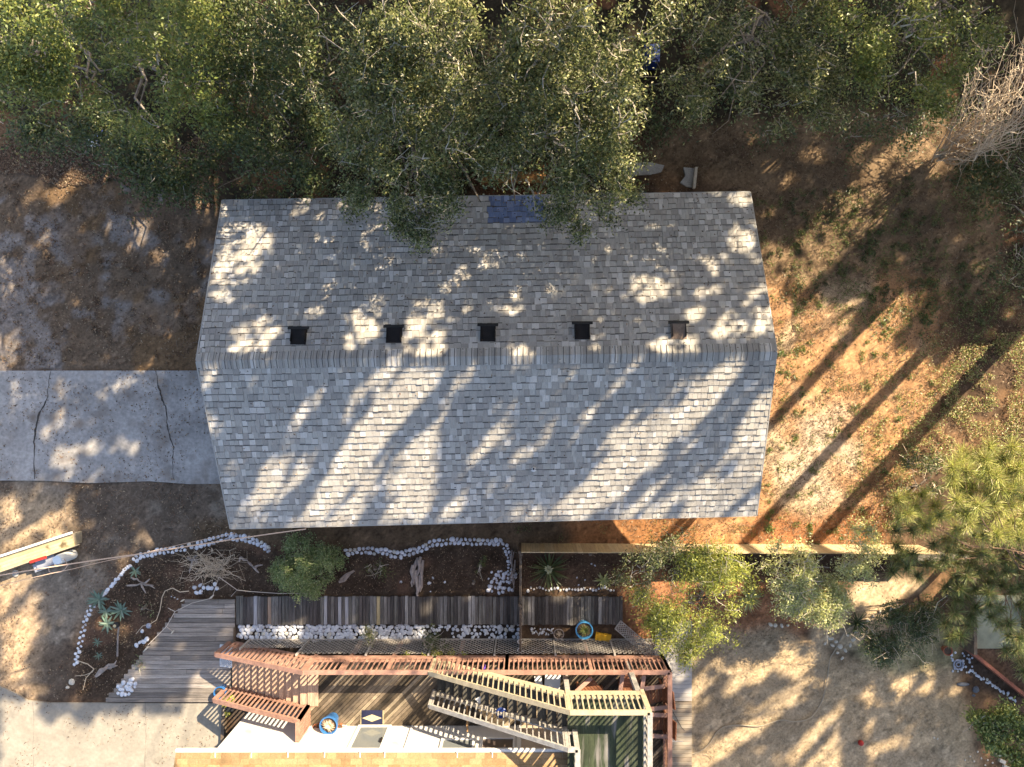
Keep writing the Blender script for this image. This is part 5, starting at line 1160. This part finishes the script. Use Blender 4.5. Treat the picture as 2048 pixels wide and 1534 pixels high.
# ------------------------------------------------------------------ overhead cables
def cable(label, pts, r):
    b = MB(); q = [P(*p) for p in pts]; out = []
    for i in range(len(q) - 1):
        for k in range(6): t = k / 6; out.append(q[i].lerp(q[i + 1], t) - Vector((0, 0, .12 * t * (1 - t) * 4)))
    out.append(q[-1]); b.tube(out, r, 6); return tag(b.build('power_cable', wire_m, at=(out[0].x, out[0].y, 0)), label, 'cable', 'overhead cables at the left')
cable('thick pale overhead cable running from the left edge to the eave of the gray roof', [(-560,1238,6.2),(-20,1154,5.0),(300,1105,4.0),(612,1058,2.75)], .016)
cable('thin overhead cable below the thick one, crossing the left yard', [(-560,1310,6.2),(-20,1176,5.0),(145,1138,4.2),(262,1112,3.4),(470,1066,2.75)], .008)
# ------------------------------------------------------------------ board wall and tank at the left edge
bw2 = thing('board_bench', 'pale yellow plank bench with a white edge at the left border', 'bench', P(60, 1100, 0))
a0, a1, c0, c1 = P(-60, 1132, .42), P(141, 1066, .42), P(-60, 1166, .42), P(149, 1092, .42); up_ = Vector((0, 0, 1)); b = MB()
for k in range(5):
    u0, u1 = k / 5, (k + .94) / 5; q = [a0.lerp(c0, u0), a1.lerp(c1, u0), a1.lerp(c1, u1), a0.lerp(c0, u1)]; b.prism([(v.x, v.y) for v in q], .39, .42)
b.build('planks', mat('pale_yellow_planks', [(.44, .37, .20), (.40, .33, .18), (.47, .40, .23)], .8, nscale=4, namt=.25, dirt=((.14, .10, .05), 2.5, .58, .7)), bw2)
MB().beam(a0 + up_ * .03, a1 + up_ * .03 + (a1 - a0) * .02, .07, .07).build('white_edge', trim_white, bw2); MB().beam(c0 + up_ * .03 - (c0 - a0) * .05, c1 + up_ * .03 + (c1 - c0) * .05, .03, .06).build('thin_rail', yel_wood, bw2)
for q in (a0.lerp(c0, .5) * 1.0, a0.lerp(a1, .5).lerp(c0.lerp(c1, .5), .5), a1.lerp(c1, .5)): MB().bx(q.x - .04, q.x + .04, q.y - .18, q.y + .18, -.1, .388).build('leg', yel_wood, bw2)
tk = thing('water_heater_tank', 'white cylindrical tank standing beside the plank bench', 'tank', P(150, 1108, 0)); c = P(147, 1108, 0)
b = MB(); b.lathe(c, [(.02, 0), (.15, .01), (.155, .05), (.155, .68), (.14, .75), (.02, .77)], 24); b.build('body', white_pl, tk, True); b = MB(); b.lathe(c + Vector((0, 0, .75)), [(.13, 0), (.135, .03), (.01, .035)], 24); b.build('lid', mat('pale_lid', [(.62, .68, .72)], .5), tk)
b = MB(); b.box(P(92, 1124, .30), (.62, .3, .05), rz=.35); b.box(P(88, 1130, .15), (.5, .26, .25), rz=.35); tag(b.build('meter_box', gray_pl, at=P(92, 1124, 0)), 'gray box leaning between the plank bench and the white tank', 'box')
b = MB(); b.beam(P(60, 1124, .5), P(92, 1114, .5), .09, .05); tag(b.build('red_board', red_pl, at=P(76, 1119, 0)), 'short red board beside the gray box', 'board')
b = MB(); b.tube([P(97, 1135, .6), P(98, 1143, .6), P(104, 1146, .6), P(120, 1145, .6), P(130, 1138, .6), P(136, 1130, .6), P(131, 1123, .7), P(129, 1118, .75)], .012, 6); tag(b.build('cable_loop', wire_m, at=P(115, 1140, 0)), 'pale loop of pipe hanging below the white tank', 'pipe')
b = MB(); b.lathe(P(33, 1146, .02), [(.02, 0), (.10, .01), (.11, .05), (.05, .07), (.01, .06)], 16); tag(b.build('cover_plate', slab_m, at=P(33, 1146, 0)), 'small round cover on the ground under the thick cable', 'cover')

# ------------------------------------------------------------------ pots and deck things
def pot(name, px, py, z, r, h, m, label, plant=None, n=26, soil=True, seed=1):
    c = P(px, py, z); t = thing(name, label, 'pot', c); b = MB()
    b.lathe(c, [(r * .7, 0), (r * .98, h * .8), (r * 1.08, h * .9), (r * 1.08, h), (r * .93, h), (r * .88, h * .85), (.01, h * .84)], 26); b.build('body', m, t, False)
    if soil: b = MB(); b.lathe(c, [(r * .86, h * .842), (r * .86, h * .87), (.01, h * .9)], 20); b.build('soil', soil_m, t)
    if plant:
        b = MB()
        for i in range(n):
            a = i * 2.4; l = r * random.uniform(.5, 1.0); p0 = c + Vector((0, 0, h * .88)); b.tube([p0, p0 + Vector((math.cos(a) * l * .6, math.sin(a) * l * .6, l * .45)), p0 + Vector((math.cos(a) * l, math.sin(a) * l, l * .3))], [.012, .01, .003], 4)
        b.build('plant', plant, t)
    return t
pot('blue_planter', 666, 1436, D + .003, .25, .48, blue_gl, 'large blue glazed pot with a brown spiky plant on the deck', dead_m, 34)
pot('blue_planter', 449, 1376, .12, .18, .36, blue_gl, 'blue pot at the foot of the red stair', black_m, 16)
pot('blue_planter', 1166, 1250, .02, .26, .5, mat('light_blue_glaze', [(.06, .25, .48)], .25, .6), 'light blue pot with a green plant behind the lattice skirt', leaf_bright, 30)
pot('clay_pot', 639, 1448, D + .003, .07, .13, terra, 'small terracotta pot left of the large blue pot')
pot('clay_pot', 682, 1449, D + .003, .07, .13, terra, 'small terracotta pot right of the large blue pot')
pot('clay_pot', 631, 1450, D + .003, .05, .1, terra, 'tiny terracotta pot nearest the corner of the red railing')
pot('wicker_pot', 1117, 1264, .02, .16, .2, drift_m, 'brown wicker pot left of the light blue pot', dead_m, 12)
pot('clay_pot', 1888, 1297, .0, .14, .22, terra, 'orange clay pot near the right edge of the sandy yard')
tag(MB().box(P(1206, 1274, .12), (.5, .22, .12), rz=-.15).build('yellow_tray', yel_pl, at=P(1206, 1274, 0)), 'yellow plastic tray beside the light blue pot', 'tray')
# woven mat with a diamond
mx0, my0 = -4.86, -9.92; mt_ = thing('door_mat', 'dark blue woven mat with a cream diamond in front of the glass door', 'mat', (-4.5, -9.95, D + .005))
mw = MB(); mw.bx(-4.93, -4.30, -10.14, -9.72, D + .005, D + .02); mw.build('weave', navy, mt_)
b = MB(); b.prism([(-4.91, -9.95), (-4.615, -9.84), (-4.32, -9.95), (-4.615, -10.06)], D + .0205, D + .025); b.build('diamond', cream, mt_)
b = MB()
for i in range(18):
    for s in (0, 1): xx = -4.95 if s == 0 else -4.28; b.bx(xx - .02, xx + .02, -10.13 + i * .023, -10.12 + i * .023, D + .006, D + .014)
b.build('fringe', cream, mt_)
b = MB(); b.tube([(-5.9, -10.1, D + .1), (-5.35, -10.14, D + .1)], .012, 6); tag(b.build('white_stick', pipe_m, at=(-5.6, -10.1, D)), 'thin white stick lying between the small pot and the mat', 'stick')
b = MB(); b.beam((-1.75, -9.35, D + .1), (-1.7, -10.1, D + .55), .18, .04, up=(1, 0, 0)); tag(b.build('lumber_board', mat('orange_lumber', [(.42, .24, .10)], .7, nscale=6, namt=.25), at=(-1.72, -9.7, D)), 'orange brown board leaning under the upper stair', 'board')
# cloth covered chair, round table and wooden chairs under the landing
cv = thing('white_cooler', 'white cushioned lounge seat standing below the red railing', 'seat', P(1092, 1362, D)); 
b = MB(); b.box(P(1105, 1362, D + .27), (.46, .38, .14), rz=-.08); b.build('lid', white_pl, cv); b = MB(); b.box(P(1105, 1362, D + .12), (.42, .34, .2), rz=-.08); b.build('body', gray_pl, cv); b = MB(); b.box(P(1077, 1364, D + .2), (.22, .34, .06), rz=.1); b.build('side_shelf', white_pl, cv)
for k in (-1, 1):
    c = P(1092 + 22 * k, 1362, D); MB().bx(c.x - .02, c.x + .02, c.y - .12, c.y + .12, D + .003, D + .05).build('leg', black_m, cv)
tb = thing('round_table', 'pinkish brown round table half under the landing', 'table', P(1212, 1392, D)); c = P(1212, 1398, D); b = MB(); b.lathe(c, [(.36, .68), (.38, .69), (.38, .72), (.01, .722)], 30); b.build('table_top', pinkwood, tb); b = MB(); b.lathe(c, [(.2, .004), (.19, .04), (.04, .08), (.035, .68)], 12); b.build('leg', brownwood, tb)
def adir(px, py, rz, label, m=brownwood, am=pinkwood):
    c = P(px, py, D); t = thing('garden_chair', label, 'chair', c, 'slatted wooden chairs on the red deck'); M3 = Matrix.Rotation(rz, 3, 'Z')
    def B(x, y, z, sx, sy, sz, mm=None, nm='slat', rx=0):
        return MB().box(c + M3 @ Vector((x, y, z)), (sx, sy, sz), mtx=M3 @ Matrix.Rotation(rx, 3, 'X'))
    s = MB()
    for i in range(7): s.box(c + M3 @ Vector((0, -.24 + i * .08, .38 - i * .015)), (.5, .065, .02), mtx=M3)
    s.build('seat', m, t); s = MB()
    for i in range(6): s.box(c + M3 @ Vector((-.22 + i * .088, .36, .62)), (.075, .03, .62), mtx=M3 @ Matrix.Rotation(-.35, 3, 'X'))
    s.build('backrest', m, t)
    for k in (-1, 1):
        MB().box(c + M3 @ Vector((k * .31, .0, .58)), (.12, .6, .025), mtx=M3).build('armrest', am, t)
        for yy, hh in ((-.24, .57), (.24, .57)): MB().box(c + M3 @ Vector((k * .28, yy, hh / 2 + .002)), (.04, .06, hh), mtx=M3).build('leg', m, t)
    return t
adir(1178, 1368, 2.3, 'slatted chair left of the round table')
adir(1305, 1378, -1.45, 'slatted chair right of the landing posts, beside the red corner')
adir(1308, 1432, -1.6, 'lower slatted chair between the landing and the red railing')
adir(1258, 1352, 3.0, 'slatted chair in the shade behind the round table')
b = MB(); b.add([P(950, 1398, 2.32), P(962, 1392, 2.36), P(966, 1404, 2.34), P(958, 1408, 2.30)], [(0, 1, 2, 3)]); b.add([P(950, 1398, 2.328), P(962, 1392, 2.368), P(966, 1404, 2.348), P(958, 1408, 2.308)], [(3, 2, 1, 0)]); tag(b.build('paper_sheet', white_pl, at=P(958, 1400, 2.3)), 'crumpled white sheet lying on the dark upper stair', 'paper')
b = MB(); b.lathe(P(1003, 1424, 2.75), [(.02, .0), (.14, .02), (.16, .06), (.13, .08), (.01, .07)], 16); tag(b.build('blue_dish', blue_pl, at=P(1003, 1424, 2.7)), 'bright blue dish on the upper stair by the lower handrail', 'dish')
for px, py in ((1040, 1283), (1040, 1300)): b = MB(); b.tube([P(px + 5 * math.cos(a), py + 4 * math.sin(a), 1.0) for a in np.arange(0, 5.4, .6)], .014, 5); tag(b.build('white_hook', pipe_m, at=P(px, py, 1)), 'small white hook on the lattice beside the thin fence, ' + ('upper' if py < 1290 else 'lower') + ' of the two', 'hook')
b = MB(); b.lathe(P(997, 1338, D + .003), [(.06, 0), (.09, .2), (.08, .22), (.01, .21)], 14); tag(b.build('white_bucket', white_pl, at=P(1015, 1338, D)), 'small white bucket behind the red railing', 'bucket')
b = MB(); b.lathe(P(968, 1330, D + .003), [(.05, 0), (.06, .2), (.01, .22)], 10); tag(b.build('purple_bottle', mat('purple', [(.12, .05, .35)], .4), at=P(968, 1330, D)), 'small purple object behind the red railing', 'bottle')
# timber frame of the planter by the pavement
pf = thing('planter_bed', 'dark timber edged planting strip between the pavement and the white wall', 'planter', P(470, 1440, 0)); MB().beam(P(450, 1392, .1), P(446, 1500, .1), .10, .2).build('edge_board', fence_old, pf); MB().beam(P(455, 1392, .1), P(510, 1392, .1), .09, .19).build('edge_board', fence_old, pf)
b = MB(); b.box(P(463, 1413, .2), (.22, .18, .3), rz=.1); tag(b.build('utility_box', black_m, at=P(463, 1413, 0)), 'small black box in the planting strip under the red stair', 'box')
# ------------------------------------------------------------------ yard things
hp = [(1712,1240),(1690,1262),(1670,1300),(1660,1318),(1656,1345),(1650,1380),(1640,1410),(1620,1436),(1590,1443),(1560,1440),(1520,1452),(1480,1450),(1450,1453),(1432,1466),(1418,1488),(1400,1502),(1376,1510)]
b = MB(); pts = []
for i in range(len(hp) - 1):
    p0, p1, p2, p3 = [Vector(hp[min(max(i + k, 0), len(hp) - 1)]) for k in (-1, 0, 1, 2)]
    for k in range(5): t = k / 5; v = .5 * ((2 * p1) + (p2 - p0) * t + (2 * p0 - 5 * p1 + 4 * p2 - p3) * t * t + (3 * p1 - p0 - 3 * p2 + p3) * t ** 3); pts.append(P(v.x, v.y, .05))
b.tube(pts, .016, 6); tag(b.build('garden_hose', hose_m, at=pts[40]), 'thin garden hose winding across the sandy yard', 'hose')
c = P(1719, 1483, .0); t = thing('red_ball', 'small red ball on the sand', 'ball', c); b = MB(); b.lathe(c + Vector((0, 0, .09)), [(.09 * math.cos(a), .09 * math.sin(a)) for a in np.linspace(-1.5, 1.5, 9)], 16); b.build('ball', red_pl, t, True)
def ring(name, px, py, r, tr, m, label, cat, z=.05):
    b = MB(); c = P(px, py, z); b.tube([c + Vector((r * math.cos(a), r * math.sin(a), 0)) for a in np.linspace(0, 2 * math.pi, 25)], tr, 6, False); return tag(b.build(name, m, at=(c.x, c.y, 0)), label, cat)
ring('hoop', 1914, 1268, .185, .022, cream, 'cream hoop lying near the screen wall', 'hoop'); ring('ring', 1917, 1329, .15, .03, gray_pl, 'gray ring among the pebbles', 'ring'); ring('ring', 1917, 1329, .07, .02, gray_pl, 'inner small gray ring inside the larger one', 'ring', .06); ring('ring', 1462, 1138, .10, .012, cream, 'small cream ring hanging in the shadow by the fence', 'ring', 1.0)
bn = thing('blue_bin', 'dark blue storage bin in the dark gap between the oaks', 'bin', P(1297, 122, 0)); c = P(1297, 125, 0); b = MB(); b.box(c + Vector((0, 0, .3)), (.42, .5, .58)); b.build('body', blue_pl, bn); b = MB(); b.box(c + Vector((0, 0, .62)), (.48, .56, .05)); b.box(c + Vector((0, 0, .66)), (.36, .42, .03)); b.build('lid', blue_pl, bn)
b = MB(); b.box(P(205, 270, .08), (.5, .22, .1), rz=.5); tag(b.build('blue_tarp', mat('faded_blue', [(.2, .25, .55)], .6, nscale=9, namt=.3), at=P(205, 270, 0)), 'scrap of blue tarp under the upper left trees', 'tarp')
b = MB(); b.box(P(186, 288, .06), (.3, .2, .08), rz=-.3); tag(b.build('white_bag', white_pl, at=P(186, 288, 0)), 'small white bag beside the scrap of blue tarp', 'bag')
sticks('cord', 'thin dark cord lying from the red corner across the walkway', 'cord', [[(1343,1418,.14),(1352,1435,.13),(1363,1455,.13),(1370,1462,.13)]], black_m, .008, (1355, 1440, 0))
sticks('white_rod', 'short white rod sticking out over the walkway', 'rod', [[(1340,1482,.9),(1366,1483,.9)]], pipe_m, .012, (1350, 1482, 0))
